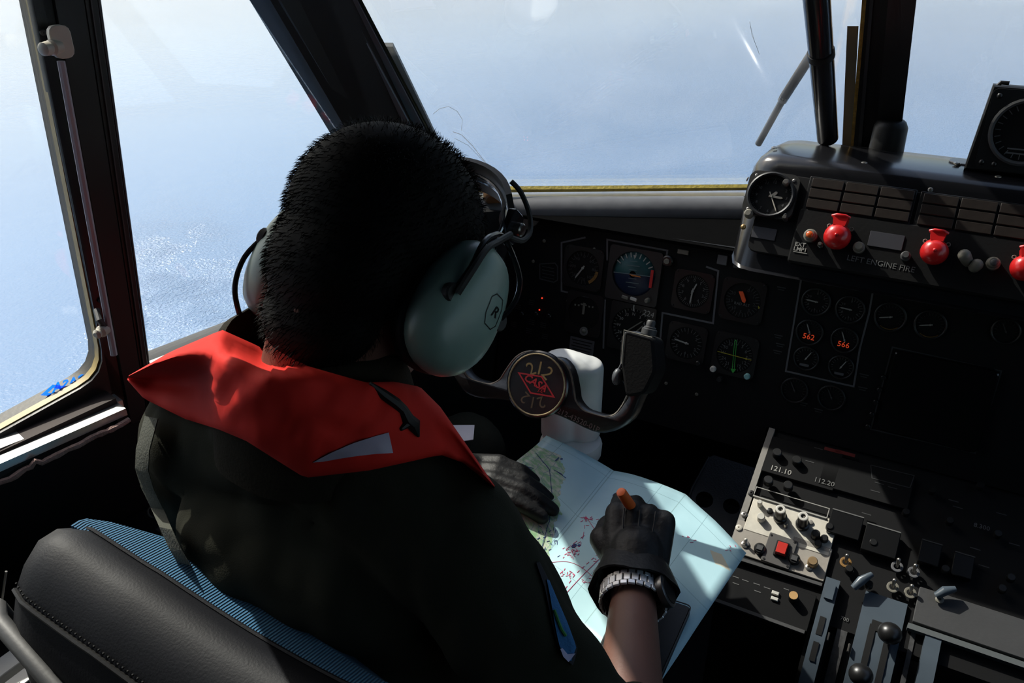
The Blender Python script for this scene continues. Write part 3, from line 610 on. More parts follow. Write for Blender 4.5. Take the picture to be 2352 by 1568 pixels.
# horizontal situation indicator behind the yoke grip
f = MP.at(1452, 752); s = sc_(MP, 1452, 752); w = 54*s
hs = MB().holed(f, rrect(w*2, w*2.1, w*.1, 4), [circ(w*.88, 32)], 0, .006).build('course_indicator', M_bez, IP, 'square compass instrument partly behind the yoke grip')
MB().disc(f, w*.88, -.004, .001, 28, 0).build('dial', M_dial, hs); mb = MB(); ticks(mb, f, w*.84, 36, L=.1, every=3)
for i, q in enumerate(['N', '3', '6', 'E', '12', '15', 'S', '21', '24', 'W', '30', '33']): t = math.radians(90-30*i); tmb(mb, q, f.sub(math.cos(t)*w*.6, math.sin(t)*w*.6), w*.18, .0015)
mb.box(f.sub(0, w*.9), w*.05, w*.25, .006, .007); mb.build('markings', M_markb, hs)
mb = MB(); needle(mb, f, 48, -w*.2, w*.6, w*.05); needle(mb, f.sub(w*.3, -w*.02), 40, -w*.3, w*.3, w*.05); mb.build('needle', M_beige, hs)
text('counter', '224', f.sub(w*.68, w*.78, .006), w*.34, M_markb, hs, rot=-.1); MB().box(f.sub(w*.92, -w*.22), w*.12, w*.2, .006, .008).build('red_flag', M_red, hs, 'red flag')
# turn indicator column
f = MP.at(1342, 720); s = sc_(MP, 1342, 720)
tg = MB().holed(f, rrect(.074, .082, .008, 4), [circ(.032, 26, 0, .002)], 0, .003).build('turn_indicator', M_bez, IP); MB().disc(f, .032, -.004, .0006, 24, 0).build('dial', M_dial, tg)
mb = MB(); mb.box(MP.at(1342, 708), .0045, .022, .002, .003); mb.box(MP.at(1342, 699), .012, .0025, .002, .003)
for x in (1322, 1330, 1354, 1362): mb.box(MP.at(x, 702+(x-1342)*.14), .003, .003, .001, .002)
mb.build('needle', M_beige, tg); mb = MB()
for i in range(5): mb.box(MP.at(1342, 737).sub(-.014+.007*i, 0), .005, .003, 0, .0005)
mb.build('lettering', M_dim, tg)
k = MP.at(1342, 760); MB().ring(k, .004, .0085, 0, .003, 18).build('ball_window', M_mark, tg); MB().sph(k.w(0, .001, .002), .0045, seg=10, rings=6).build('slip_ball', M_beige, tg)
fr = MP.at(1336, 797); MB().rbox(fr, .050, .034, 0, .0012, .001, .0002).build('placard', mat('grey placard', (.07, .07, .075), .5, var=.5, nscale=400), IP, 'grey placard behind the white column')
mb = MB()
for i in range(4): mb.box(fr.sub(0, .012-.006*i), .042-.006*(i % 2), .0018, .0012, .0016)
mb.build('placard_text', M_blk, IP)
# small lamps, plates, switches on the left side panel
for x, y in ((1246, 684), (1240, 711)): MB().sph(MP.at(x, y).w(0, 0, .002), .0016, seg=8, rings=6).build('indicator_light', M_led, IP, 'tiny lit red indicator')
for x, y, w_, h_ in ((1660, 596, .017, .017), (1697, 605, .016, .016)): MB().rbox(MP.at(x, y), w_, h_, 0, .004, .001).build('square_lamp', M_dim if x > 1670 else M_line, IP)
k = MP.at(1536, 598); MB().disc(k, .010, 0, .010, 16).build('knob', M_knob, IP); MB().disc(k, .005, .010, .013, 12).build('knob_cap', M_beige, IP)
MB().rbox(MP.at(1570, 578), .020, .008, 0, .004, .001).build('toggle_plate', M_beige, IP)
for (x, y) in ((1222, 735), (1248, 742), (1222, 690), (1215, 755), (1252, 768), (1190, 700), (1180, 740)):
    mb = MB(); q = MP.at(x, y)
    for i in range(3): mb.box(q.sub(0, -.004*i), .012, .0012, 0, .0005)
    mb.build('switch_lettering', M_dim, IP)
for (x, y) in ((1185, 690), (1200, 720), (1232, 720), (1262, 725)): k = MP.at(x, y); MB().disc(k, .005, 0, .006, 12).build('switch', M_knob, IP)
for (x, y) in ((1250, 553), (1365, 572), (1225, 600), (1305, 690), (1130, 640), (1530, 880), (1600, 905)): screw(MP.at(x, y), .0032, IP, M_beige)
# engine gauges
for (x, y, rr, nd) in ((1888, 617, 33, 200), (1972, 633, 33, 205)): gauge('torque_gauge', IP, MP, x, y, rr, False, 20, (nd, ), 0, 300, nums=['0', '2', '4', '6', '8', '10'])
for (x, y, rr) in ((1875, 692, 31), (1953, 710, 31)): gauge('turbine_gauge', IP, MP, x, y, rr, False, 20, (272, ), 0, 300, nums=['0', '2', '4', '6', '8', '10'], wn=.06)
for (x, y, dg) in ((1860, 762, '562'), (1940, 780, '566')):
    g, f, r = gauge('fuel_flow_gauge', IP, MP, x, y, 29, False, 12, (-25, ), -90, 90, mk=M_dim); text('counter', dg, f.sub(0, -r*.40), r*.62, M_dig, g, c=.002, label='red digits '+dg, rot=-.02)
for (x, y) in ((1852, 822, ), (1932, 842, )):
    g, f, r = gauge('oil_gauge', IP, MP, x, y, 27, False, 14, (28, ), -120, 120); MB().box(f.sub(-r*.05, -r*.62), r*.75, r*.2, .001, .002).build('window', M_line, g)
for (x, y) in ((2045, 727), (2137, 745)):
    g, f, r = gauge('temperature_gauge', IP, MP, x, y, 33, False, 16, (255, ), -120, 120, mk=M_dim); mb = MB()
    for k in range(9): t = math.radians(-50-k*9); q = f.sub(math.cos(t)*r*.9, math.sin(t)*r*.9, 0, t+math.pi/2); mb.box(q, r*.14, r*.07, .001, .0014)
    mb.build('amber_arc', M_amb, g)
for (x, y) in ((1825, 895), (1910, 912), (2065, 640), (2150, 662), (2240, 690), (2310, 760)): gauge('pressure_gauge', IP, MP, x, y, 29, False, 14, (-30, ), -120, 120, mk=M_dim, nm=M_dim)
mb = MB()
for (x, y) in ((1788, 770), (1792, 790), (1786, 806), (1795, 660), (1985, 860), (1982, 890), (1845, 925), (1880, 940)): mb.box(MP.at(x, y), .014, .0016, 0, .0005); mb.box(MP.at(x, y).sub(0, -.004), .010, .0012, 0, .0005)
mb.build('panel_lettering', M_dim, IP)
# radar display
f = MP.at(2150, 918); s = sc_(MP, 2150, 918); rd = MB().rbox(f.sub(0, 0, 0, 0), 215*s, 200*s, 0, .010, .01, .002).build('radar_display', mat('dark screen', (.004, .0045, .005), .18), IP, 'large dark square screen low in the panel')
for i in range(5): MB().disc(MP.at(2030-i*9, 865+28*i), .004, 0, .008, 12).build('knob', M_knob, IP)

# ================================================================== centre hood on top of the panel
t32 = math.radians(32)
HF = Fr(P3(-.285, 1.30, .325), (1, 0, 0), (0, math.sin(t32), math.cos(t32)))
HD = empty('glareshield_hood', P3(.02, 1.45, .52), 'glossy black centre hood carrying the clock and red handles', 'hood')
def hood_ring(x, k):   # k shrinks the section near the ends
    pr = [(1.205, .476), (1.218, .476), (1.293, .338), (1.299, .328), (1.307, .322), (1.318, .320), (1.40, .322), (1.46, .328), (1.50, .340), (1.525, .37), (1.53, .49), (1.33, .52)]
    cy, cd = 1.38, .47; return [P3(x, cy+(y-cy)*(1-(1-k)*.9), cd+(d-cd)*(1-(1-k)*.55)) for y, d in pr]
rings = [hood_ring(-.302, .0), hood_ring(-.300, .35), hood_ring(-.294, .68), hood_ring(-.284, .88), hood_ring(-.270, .97), hood_ring(-.25, 1), hood_ring(.29, 1), hood_ring(.324, .88), hood_ring(.342, 0)]
hb_ = MB().loft(rings).build('hood_shell', mat('hood black', (.007, .007, .008), .20, bump=.06, bscale=35, spec=.6), HD, smooth=60)
def HFa(x, y): return HF.at(x, y)
MB().rbox(HF.sub(.30, -.085), .56, .125, -.004, .0015, .012, .001).build('hood_face', M_panel, HD)
# clock
f = HF.at(1772, 452, .0015); s = sc_(HF, 1772, 452); w = 55*s
ck = MB().holed(f.sub(0, 0), rrect(w*2.05, w*1.9, w*.35, 5, 0, w*.02), [circ(w*.86, 32)], 0, .010).build('clock', mat('worn clock case', (.02, .019, .017), .4, bump=.1), HD, 'round clock in a rounded square case at the hood corner')
MB().ring(f, w*.84, w*.97, .006, .013, 32).build('clock_bezel', M_bez, ck); MB().disc(f, w*.86, -.002, .002, 28, 0).build('dial', M_dial, ck)
mb = MB(); ticks(mb, f, w*.82, 60, L=.07, every=5, w=.015, c=.002)
for i in range(12): t = math.radians(90-30*(i+1)); tmb(mb, str(i+1), f.sub(math.cos(t)*w*.62, math.sin(t)*w*.62), w*.17, .0022)
mb.build('markings', M_mark, ck)
mb = MB(); needle(mb, f, 92, -w*.1, w*.48, w*.09, .003); needle(mb, f, 150, -w*.2, w*.72, w*.045, .004); needle(mb, f, 45, 0, w*.30, w*.12, .003); mb.disc(f, w*.06, .002, .006, 10); mb.build('hands', mat('cream hand', (.42, .38, .30), .5), ck)
for a, b in ((-.72, .74), (.74, .72), (-.72, -.72), (.74, -.74)): screw(f.sub(w*a*1.05, w*b, .010), w*.075, ck)
for x, y, rr in ((1722, 495, 10), (1808, 425, 8), (1805, 505, 6)):
    k = HF.at(x, y, .002); s2 = sc_(HF, x, y); MB().lathe(k, [(rr*s2*.8, 0), (rr*s2, .006), (rr*s2, .014), (rr*s2*.6, .018)], 16).build('clock_knob', M_screw if rr < 9 else M_beige, ck)
k = HF.at(1708, 522, .0015); MB().sph(k.w(0, 0, .003), .0042, seg=12, rings=8).build('stud', mat('brass stud', (.45, .30, .12), .35, .7), HD)
MB().rbox(HF.at(1755, 536, .0015), .036, .018, 0, .0015, .001, .0003).build('placard', mat('slate placard', (.035, .035, .042), .5), HD)
MB().rbox(HF.at(2035, 553, .0085), .046, .022, 0, .0015, .001, .0003).build('placard', mat('slate placard', (.035, .035, .042), .5), HD)
# annunciator tiles: two blocks
def block(x0, y0, ux, uy, cols, name='annunciator_panel'):
    a0, b0 = HF.hit(x0, y0); wT, hT = .0462, .0145
    P = MB().rbox(HF.sub(a0+cols*(wT+.002)/2-.002, b0-3*(hT+.0015)/2+.001), cols*(wT+.002)+.004, 3*(hT+.0015)+.004, .0015, .006, .002).build(name, M_bez, HD)
    base = None
    for c in range(cols):
        for r_ in range(3):
            f = HF.sub(a0+(c+.5)*(wT+.002)-.001, b0-(r_+.5)*(hT+.0015)+.001, .006)
            o = MB().rbox(f, wT-.0015, hT-.001, 0, .004, .001, .0006).build('tile', M_brown, P)
    return P
block(1868, 412, 0, 0, 3); block(2122, 447, 0, 0, 5)
# step ledge: the lower half stands proud
a0, b0 = HF.hit(1840, 480)
lw = .335-(a0-.285)-.03
led = MB().rbox(HF.sub(a0+lw/2, b0-.042), lw, .084, .001, .0085, .004, .0025).build('handle_panel', mat('satin panel paint', (.0055, .0055, .0055), .6, spec=.15, bump=.1), HD)
HL = Fr(HF.w(0, 0, .0085), HF.u, HF.v, HF.n)
def fire_handle(x, y, k=1.0, label=None):
    f = HL.at(x, y); s = sc_(HL, x, y)*k; r = 30*s
    o = MB().lathe(f, [(r*.75, 0), (r*.95, .006), (r, .012), (r*.93, .020), (r*.7, .027), (r*.4, .030), (.0001, .031)], 24).build('fire_handle', M_red, HD, label)
    q = f.sub(-r*.02, r*.95, 0); MB().loft([[q.w(a*sc, b, c) for a, b, c in ((-r*.42, -r*.25, .004), (r*.42, -r*.25, .004), (r*.42, -r*.25, .026), (-r*.42, -r*.25, .026))] for sc in (1,)]+[[q.w(a*1.15, r*.42, c) for a, c in ((-r*.48, .004), (r*.48, .004), (r*.48, .026), (-r*.48, .026))]]).build('handle_neck', M_red, o)
    MB().tube([q.w(-r*.62, r*.45, .022), q.w(-r*.3, r*.52, .026), q.w(r*.3, r*.52, .026), q.w(r*.62, r*.45, .022)], r*.13, 10).build('handle_lip', M_red, o)
    MB().sph(f.w(0, -r*.1, .031), r*.14, seg=10, rings=6).build('pin', M_red, o)
    for sx in (-1, 1): MB().ring(f.sub(sx*r*.8, r*.85, .001), r*.10, r*.17, 0, .002, 12).build('eyelet', M_beige, o)
fire_handle(1924, 548, label='bright red round handle nearest the clock'); fire_handle(2145, 583, label='dark red round handle in the middle'); fire_handle(2350, 620, label='red round handle at the right')
def lamp(x, y, rr, m, cap=None, parent=None, fr=None, hgt=.014):
    fr = fr or HL; parent = parent or HD; k = fr.at(x, y); s = sc_(fr, x, y); r = rr*s
    o = MB().lathe(k, [(r, 0), (r, hgt*.5), (r*.82, hgt*.55), (r*.8, hgt), (r*.6, hgt*1.15)], 20).build('lamp_housing', m, parent)
    if cap: MB().sph(k.w(0, -r*.1, hgt*1.15), (r*.55, r*.55, r*.3), (k.u, k.v, k.n), 14, 8).build('lens', cap, o)
    return o
lamp(1862, 543, 15, M_beige, mat('orange lens', (.6, .10, .01), .25, coat=.5)); lamp(1973, 570, 13, M_beige); lamp(2080, 590, 11, M_dgrey); lamp(2280, 607, 15, M_beige, M_dgrey); lamp(1885, 565, 6, M_screw)
k = HL.at(2222, 602); MB().caps(k.w(0, 0, .004), k.w(-.006, .004, .020), .0075, .0085).build('toggle', M_beige, HD); MB().caps(HL.at(2238, 614).w(0, 0, .004), HL.at(2242, 612).w(0, 0, .012), .008, .008).build('toggle', M_beige, HD)
mb = MB(); tmb(mb, 'EXT', HL.at(1838, 562), .0085, bold=.02); tmb(mb, 'LMP1', HL.at(1838, 573), .0085, bold=.02); mb.box(HL.at(1838, 580), .020, .001, .0005, .001); mb.build('lettering', M_markb, HD)
tm = MB(); tmb(tm, 'LEFT ENGINE FIRE', HL.at(2022, 606), .0115, rot=-.02); tm.build('lettering', M_mark, HD)
for x, y in ((1778, 340), (2200, 378), (2292, 407), (1985, 375), (1978, 503), (1730, 375)): 
    top = Fr(at_D(x, y, .321), (1, 0, 0), (0, 1, 0)); 
    if y < 420 and x != 1730: screw(top, .0045, HD)
for x, y in ((1893, 488), (2137, 436), (2128, 521)): screw(HF.at(x, y, .002), .0035, HD)
screw(Fr(P3(-.301, 1.33, .37), (0, 1, 0), (0, 0, 1), (-1, -.1, .3)), .004, HD)

# ---------------- standby instrument on the hood
SI = empty('standby_gauge', at_D(2300, 400, .322), 'square black standby instrument on top of the hood at the right edge', 'gauge')
sy = at_D(2300, 400, .322).y
SF = Fr(P3(0, sy-.012, .322), (1, 0, 0), (0, .12, 1)); sa, sb = SF.hit(2222, 385); sa2, sb2 = SF.hit(2258, 203)
wS, hS = .112, sb2-sb+.012; xc = sa+wS/2+.006
MB().prism(SF, [(sa-.004, .004), (sa+wS, .004), (sa+wS+.004, hS), (sa+.006, hS)], -.085, 0, .003).build('case', M_blk, SI)
f = SF.sub(xc-.002, hS*.52, 0); MB().holed(f, rrect(wS*.93, hS*.9, .008, 4), [circ(.043, 32)], 0, .006).build('bezel', M_bez, SI)
MB().ring(f, .040, .046, .002, .010, 32).build('rim', M_dgrey, SI); MB().disc(f, .043, -.004, .0005, 28, 0).build('dial', M_dial, SI); mb = MB(); ticks(mb, f, .038, 24, L=.12, c=.001); mb.box(f.sub(-.006, -.024), .022, .002, .001, .002); mb.box(f.sub(-.006, -.030), .024, .002, .001, .002); mb.build('markings', M_mark, SI)
for a, b in ((-.043, .045), (-.044, -.046), (-.028, -.047), (.043, .045), (.043, -.046)): MB().sph(f.w(a, b, .005), .0042, seg=10, rings=6).build('screw', M_knob, SI)
MB().rbox(Fr(at_D(2205, 372, .3215), (1, 0, 0), (0, 1, 0)).sub(.02, 0, 0), .07, .034, 0, .002, .015).build('foot_plate', M_alu2, SI); screw(Fr(at_D(2197, 376, .319), (1, 0, 0), (0, 1, 0)), .0048, SI)
MB().tube([f.w(-.05, .055, -.01), f.w(-.045, .062, -.01), f.w(-.035, .062, -.01)], .003, 8).build('hook', M_blk, SI)

# ================================================================== centre pedestal
PPv = V((0, .19, .103)); PP = Fr(P3(0, 1.28, .778), (1, 0, 0), PPv)
PD = empty('center_pedestal', P3(.02, 1.15, CZ), 'sloping black centre pedestal crowded with radio panels', 'pedestal')
pl, prt = -.194, .27
def prof(x): return [P3(x, y, d) for y, d in ((1.30, .772), (1.085, .888), (1.012, .9277), (1.012, CZ-.0), (1.34, CZ-.0), (1.34, .80))]
MB().loft([prof(pl), prof(prt)]).build('pedestal_body', M_panel, PD)
MB().loft([[P3(x, y, d) for y, d in ((1.285, .765), (1.345, .735), (1.345, .80), (1.285, .80))] for x in (pl, .5)]).build('step', mat('step grey', (.014, .015, .017), .5), PD)
# lit edge angle along the left side
e0, e1 = PP.hit(1772, 985), PP.hit(1676, 1262)
MB().line(PP, [(pl+.004, e0[1]), (pl+.004, e1[1]-.02)], .010, -.01, .0035).build('edge_angle', M_grey, PD)
def pp(x, y, c=0): return PP.at(x, y, c)
def unit(x0, y0, x1, y1, dy, m, c=.004, name='radio_panel', label=None, ch=.0008):   # top-left and top-right pixels, depth down the slope
    a0, b0 = PP.hit(x0, y0); a1, b1 = PP.hit(x1, y1); f = PP.sub((a0+a1)/2, (b0+b1)/2-dy/2); o = MB().rbox(f, a1-a0, dy, -.002, c, .0015, ch).build(name, m, PD, label); return o, f, a1-a0
def knob(fr, x, y, r, h, m, parent, cap=None, seg=18, skirt=False, name='knob'):
    k = fr.at(x, y); pr = [(r*1.25, 0), (r*1.25, h*.25), (r, h*.3), (r*.92, h*.92), (r*.8, h)] if skirt else [(r, 0), (r*.95, h*.9), (r*.8, h)]
    o = MB().lathe(k, pr, seg).build(name, m, parent)
    if cap: MB().ring(k, r*.45, r*.88, h*.96, h*1.08, seg).build('cap_ring', cap, o); MB().disc(k, r*.45, h*.8, h*1.0, seg).build('cap', cap, o)
    return o
PT = Fr(PP.w(0, 0, .004), PP.u, PP.v, PP.n)
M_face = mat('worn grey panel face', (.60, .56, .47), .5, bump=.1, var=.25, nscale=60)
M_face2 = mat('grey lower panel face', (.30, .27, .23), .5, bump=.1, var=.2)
a, b = PP.hit(1745, 1020); 
u1, f1_, w1_ = unit(1775, 1000, 1935, 1050, .070, M_panel, label='dark radio unit reading 121.10'); text('frequency', '121.10', PT.at(1793, 1080), .013, M_markb, u1, bold=.01)
for x, y in ((1785, 1045), (1830, 1062), (1765, 1108), (1810, 1120)): knob(PT, x, y, .008, .012, M_knob, u1)
u2, _, _ = unit(1900, 1040, 2100, 1102, .060, M_panel, label='dark radio unit reading 112.20'); text('frequency', '112.20', PT.at(1893, 1107), .012, M_mark, u2, bold=.01)
MB().box(PT.at(1912, 1034), .026, .006, 0, .0006).build('red_label', mat('dim red label', (.12, .004, .004), .6), u1); MB().box(PT.at(1942, 1041), .030, .006, 0, .0006).build('red_label', mat('dim red label', (.12, .004, .004), .6), u1)
ol = [(2000, 1068), (2100, 1092), (2090, 1120), (2003, 1098)]; MB().line(PT, [PT.hit(x, y) for x, y in ol], .0012, 0, .0005, True).build('border_line', M_dim, u2)
# sunlit audio panel
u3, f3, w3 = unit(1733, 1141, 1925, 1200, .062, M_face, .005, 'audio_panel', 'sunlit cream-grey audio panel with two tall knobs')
PA = Fr(PP.w(0, 0, .005), PP.u, PP.v, PP.n)
MB().line(PA, [PA.hit(x, y) for x, y in ((1730, 1139), (1738, 1118), (1905, 1168), (1898, 1192))], .0013, 0, .0008).build('border_line', M_markb, PD)
MB().line(PA, [PA.hit(x, y) for x, y in ((1730, 1139), (1898, 1191))], .0022, 0, .003).build('upper_edge', M_markb, u3)
for x, y, r, h in ((1745, 1160, .0042, .014), (1748, 1192, .0065, .012)): knob(PA, x, y, r, h, M_knobw, u3)
for x, y in ((1792, 1190), (1843, 1206)): knob(PA, x, y, .0085, .032, M_knob, u3, M_knobw, skirt=True)
knob(PA, 1804, 1210, .003, .012, M_screw, u3); knob(PA, 1873, 1232, .007, .014, M_knob, u3); knob(PA, 1768, 1174, .005, .004, M_knob, u3); knob(PA, 1862, 1200, .004, .003, M_grey, u3)
for x, y in ((1726, 1133), (1710, 1182)): screw(pp(x, y, .0035), .0055, PD, M_screw if y > 1150 else M_blk)
# switch panel below
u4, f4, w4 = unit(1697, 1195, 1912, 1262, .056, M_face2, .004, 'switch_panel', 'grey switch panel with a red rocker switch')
P4 = Fr(PP.w(0, 0, .004), PP.u, PP.v, PP.n)
for x, y in ((1697, 1212), (1710, 1250), (1858, 1303)): screw(P4.at(x, y), .0055, u4, M_face if y < 1240 else M_screw)
q = P4.at(1790, 1266); gp = MB().rbox(q.sub(0, 0, 0, -.03), .044, .050, 0, .004, .002).build('guard_plate', mat('plate grey', (.075, .07, .065), .5), u4)
MB().rbox(q.sub(.003, .002), .021, .026, .004, .008, .002).build('switch_bezel', M_blk, u4); MB().loft([[q.w(a+.003, b+.002, c) for a, b, c in ((-.008, -.011, .008), (.008, -.011, .008), (.008, .011, .008), (-.008, .011, .008))], [q.w(a+.003, b+.002, c) for a, b, c in ((-.007, -.010, .016), (.007, -.010, .016), (.007, .010, .011), (-.007, .010, .011))]]).build('rocker', mat('red rocker', (.42, .02, .012), .35), u4, 'red rocker switch')
for sx in (-1, 1):
    for sy in (-1, 1): MB().disc(q.sub(sx*.018, sy*.021, .004), .0018, 0, .0008, 8).build('screw', M_blk, u4)
for x, y in ((1745, 1262), (1824, 1286)): k = P4.at(x, y); MB().disc(k, .009, 0, .008, 16).build('knob', M_knob, u4); MB().box(k, .009, .008, .008, .010).build('knob_cap', M_dgrey, u4)
knob(P4, 1866, 1295, .0078, .014, mat('gold knob', (.40, .27, .14), .35, .6), u4)
MB().line(P4, [P4.hit(1822, 1237), P4.hit(1905, 1264)], .0075, 0, .0012).build('label_strip', mat('etched strip', (.30, .27, .23), .5, var=.6, nscale=500), u4)
k = P4.at(1712, 1250); MB().ring(k, .003, .0065, 0, .002, 14).build('toggle_nut', M_screw, u4); MB().caps(k.w(0, 0, .002), k.w(0, .003, .012), .0018, .0028, 8).build('toggle', M_knobw, u4)
# rail and lower radio
a0, b0 = PP.hit(1715, 1292); a1, b1 = PP.hit(1872, 1340); MB().line(PP, [(pl, b0), (a1+.01, b1)], .005, -.002, .006).build('rail', M_dgrey, PD)
MB().line(PP, [(pl, b0+.006), (a1+.01, b1+.006)], .005, -.002, .001).build('groove', M_blk, PD)
PL = Fr(PP.w(0, 0, .002), PP.u, PP.v, PP.n); a0, b0 = PP.hit(1700, 1300); u5 = MB().rbox(PP.sub(pl+.072, b0-.035), .142, .058, -.002, .002, .0015).build('lower_radio', M_panel, PD, label='black radio with two white keys and an amber knob')
for x, y in ((1781, 1363), (1779, 1376)): MB().rbox(PL.at(x, y), .011, .0055, 0, .004, .001).build('white_key', M_knobw, u5, 'white key')
knob(PL, 1822, 1375, .0075, .014, M_knob, u5); MB().disc(PL.at(1822, 1375), .0065, .0142, .0155, 14).build('amber_cap', mat('amber cap', (.5, .30, .12), .4), u5)
mb = MB()
for x, y in ((1690, 1325), (1712, 1333), (1738, 1341), (1762, 1350), (1690, 1340), (1740, 1358)): mb.box(PL.at(x, y), .010, .0012, 0, .0005)
mb.box(PL.at(1806, 1353), .008, .0012, 0, .0005); mb.build('lettering', M_mark, u5)
MB().line(PP, [(pl, b0-.066), (pl+.14, b0-.066)], .005, -.002, .004).build('rail', M_dgrey, PD)
# display boxes; light on their top edges is painted as pale strips
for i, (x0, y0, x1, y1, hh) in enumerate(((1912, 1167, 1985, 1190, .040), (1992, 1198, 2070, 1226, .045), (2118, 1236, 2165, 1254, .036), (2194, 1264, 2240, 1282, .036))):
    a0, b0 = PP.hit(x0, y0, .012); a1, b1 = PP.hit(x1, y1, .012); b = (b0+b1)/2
    o = MB().rbox(PP.sub((a0+a1)/2, b-hh/2), a1-a0, hh, 0, .012, .002, .001).build('display_box', mat('black display', (.004, .004, .004), .3), PD); MB().box(PP.sub((a0+a1)/2, b), (a1-a0)*.98, .0018, .0105, .0128).build('edge_highlight', M_mark if i < 2 else M_dim, o)
mb = MB(); tmb(mb, '8.300', PT.at(2255, 1210), .010); mb.build('frequency', M_line, PD)
# toggles on the black panel
for x, y, m in ((1942, 1292, M_amb), (2060, 1302, M_line), (2098, 1315, M_line), (2050, 1349, M_beige), (2090, 1362, M_beige)):
    k = PT.at(x, y); n = MB().ring(k, .0048, .0085, 0, .003, 18).build('toggle_nut', m, PD); MB().caps(k.w(0, 0, .002), k.w(0, .006, .014), .002, .0032, 8).build('toggle', M_screw, n)
for x, y in ((1878, 1252), (1893, 1240), (1905, 1213), (1950, 1310), (2005, 1250), (1995, 1345), (2140, 1130), (2080, 1180), (2180, 1200), (2320, 1330), (2300, 1355), (2170, 1310), (2290, 1230), (2250, 1120), (2130, 1050)): knob(PT, x, y, .006, .010, M_knob, PD)
mb = MB()
for x, y in ((2020, 1110), (2050, 1120), (2010, 1128), (2190, 1150), (2200, 1165), (2300, 1180), (2240, 1260), (2260, 1300), (1860, 1060), (1990, 1180), (2330, 1250), (1880, 1030)): mb.box(PT.at(x, y), .014, .0014, 0, .0005)
mb.build('lettering', M_dim, PD)
u6 = MB().rbox(PP.sub(.175, -.235), .19, .055, -.002, .006, .002).build('blank_panel', M_dgrey, PD); MB().line(PP, [(.075, -.272), (.30, -.272)], .008, -.002, .010).build('rail', mat('pale rail', (.09, .10, .10), .5), PD)


# ---------------- throttle quadrant
TQ = empty('throttle_quadrant', P3(.0, 1.0, 1.05), 'blue-grey curved lever quadrant with two black ball levers', 'lever quadrant')
def qp(x, s, c=0):      # s = distance along the quadrant surface going aft; flat first, then curling down
    o = PP.hit(1900, 1345)[1]; R = .16; s0 = .055
    if s <= s0: p = PP.w(x, o-s); n = PP.n
    else:
        p0 = PP.w(x, o-s0); cen = p0-PP.n*R; th = (s-s0)/R; n = PP.n*math.cos(th)-PP.v*math.sin(th); p = cen+n*R
    return p+n*c, n
def qstrip(x0, x1, s0, s1, c0, c1, name, m, n=14):
    rings = []
    for i in range(n+1):
        s = s0+(s1-s0)*i/n; rings.append([qp(x0, s, c0)[0], qp(x1, s, c0)[0], qp(x1, s, c1)[0], qp(x0, s, c1)[0]])
    return MB().loft(rings).build(name, m, TQ, smooth=30)
qx = lambda px, py: PP.hit(px, py)[0]
X0, X1 = qx(1898, 1345), qx(1925, 1355)
print('quad x', [round(qx(x, y), 3) for x, y in ((1898, 1345), (1925, 1355), (1975, 1370), (2075, 1395), (2110, 1400), (2130, 1420), (2165, 1440), (1830, 1568), (2155, 1568))])
xa = [qx(1893, 1345), qx(1925, 1355), qx(1945, 1360), qx(1968, 1366), qx(1985, 1372), qx(2083, 1395), qx(2100, 1402), qx(2114, 1408), qx(2132, 1420), qx(2168, 1436)]
qstrip(xa[0]-.006, xa[-1], -.01, .40, -.05, -.012, 'quadrant_body', M_blk)
qstrip(xa[0], xa[1], -.01, .40, -.02, .010, 'side_cheek', M_blue); qstrip(xa[2], xa[3], -.0, .40, -.02, -.004, 'scale_strip', mat('etched scale', (.045, .045, .045), .5, var=.8, nscale=150)); 
qstrip(xa[4], xa[5], -.012, .40, -.02, .002, 'cover_plate', M_blue); qstrip(xa[6]+.002, xa[7], .01, .40, -.02, -.002, 'scale_strip', mat('etched scale', (.045, .045, .045), .5, var=.8, nscale=150)); qstrip(xa[8], xa[9], .02, .40, -.02, .008, 'side_cheek', M_blue)
M_slot = mat('slot black', (.002, .002, .002), .9)
wC = xa[5]-xa[4]
qstrip(xa[4]+wC*.27, xa[4]+wC*.42, .035, .36, .002, .0035, 'lever_slot', M_slot); qstrip(xa[4]+wC*.66, xa[4]+wC*.81, .05, .36, .002, .0035, 'lever_slot', M_slot); qstrip(xa[4]+wC*.30, xa[4]+wC*.78, .028, .043, .002, .0035, 'lever_slot', M_slot, 3)
qstrip(xa[0]+.006, xa[1]-.006, .052, .078, .010, .0108, 'recess', M_slot, 5); qstrip(xa[0]+.006, xa[1]-.006, .088, .114, .010, .0108, 'recess', M_slot, 5); qstrip(xa[0]+.004, xa[1]-.004, .0, .024, .010, .014, 'stop_block', M_blue, 4)
for x_, s_, kx in ((xa[4]+wC*.735, .047, .0), (xa[4]+wC*.33, .108, .0)):
    p, n = qp(x_, s_, .024); p0, _ = qp(x_, s_, -.01); o = MB().sph(p, (.0165, .0165, .0145), seg=20, rings=12).build('lever_knob', M_knob, TQ); MB().tube([p0, p], .0045, 10).build('lever_shaft', M_dgrey, o)
for s_, i in ((.075, 1), (.080, 4)): p, n = qp(xa[i]+(.003 if i == 1 else -.004), s_, .004); MB().rbox(Fr(p, (1, 0, 0), n.cross(V((1, 0, 0))), n), .003, .012, -.003, .004, .001).build('clip', M_screw, TQ)
tm = MB(); p, n = qp(xa[3]-.008, .040, -.003); tmb(tm, '700', Fr(p, (1, 0, 0), n.cross(V((1, 0, 0))), n), .008); tm.build('lettering', M_mark, TQ)
for (x, y, x2, y2) in ((1960, 1350, 2003, 1318), (2150, 1368, 2195, 1352)):
    p, p2 = PP.at(x, y, .014).o, PP.at(x2, y2, .020).o; MB().tube([p, p.lerp(p2, .4)+V((0, 0, .004)), p2], [.005, .007, .004], 10).build('trim_lever', M_blue, TQ)
screw(PP.at(2158, 1377, .01), .006, TQ, M_beige)

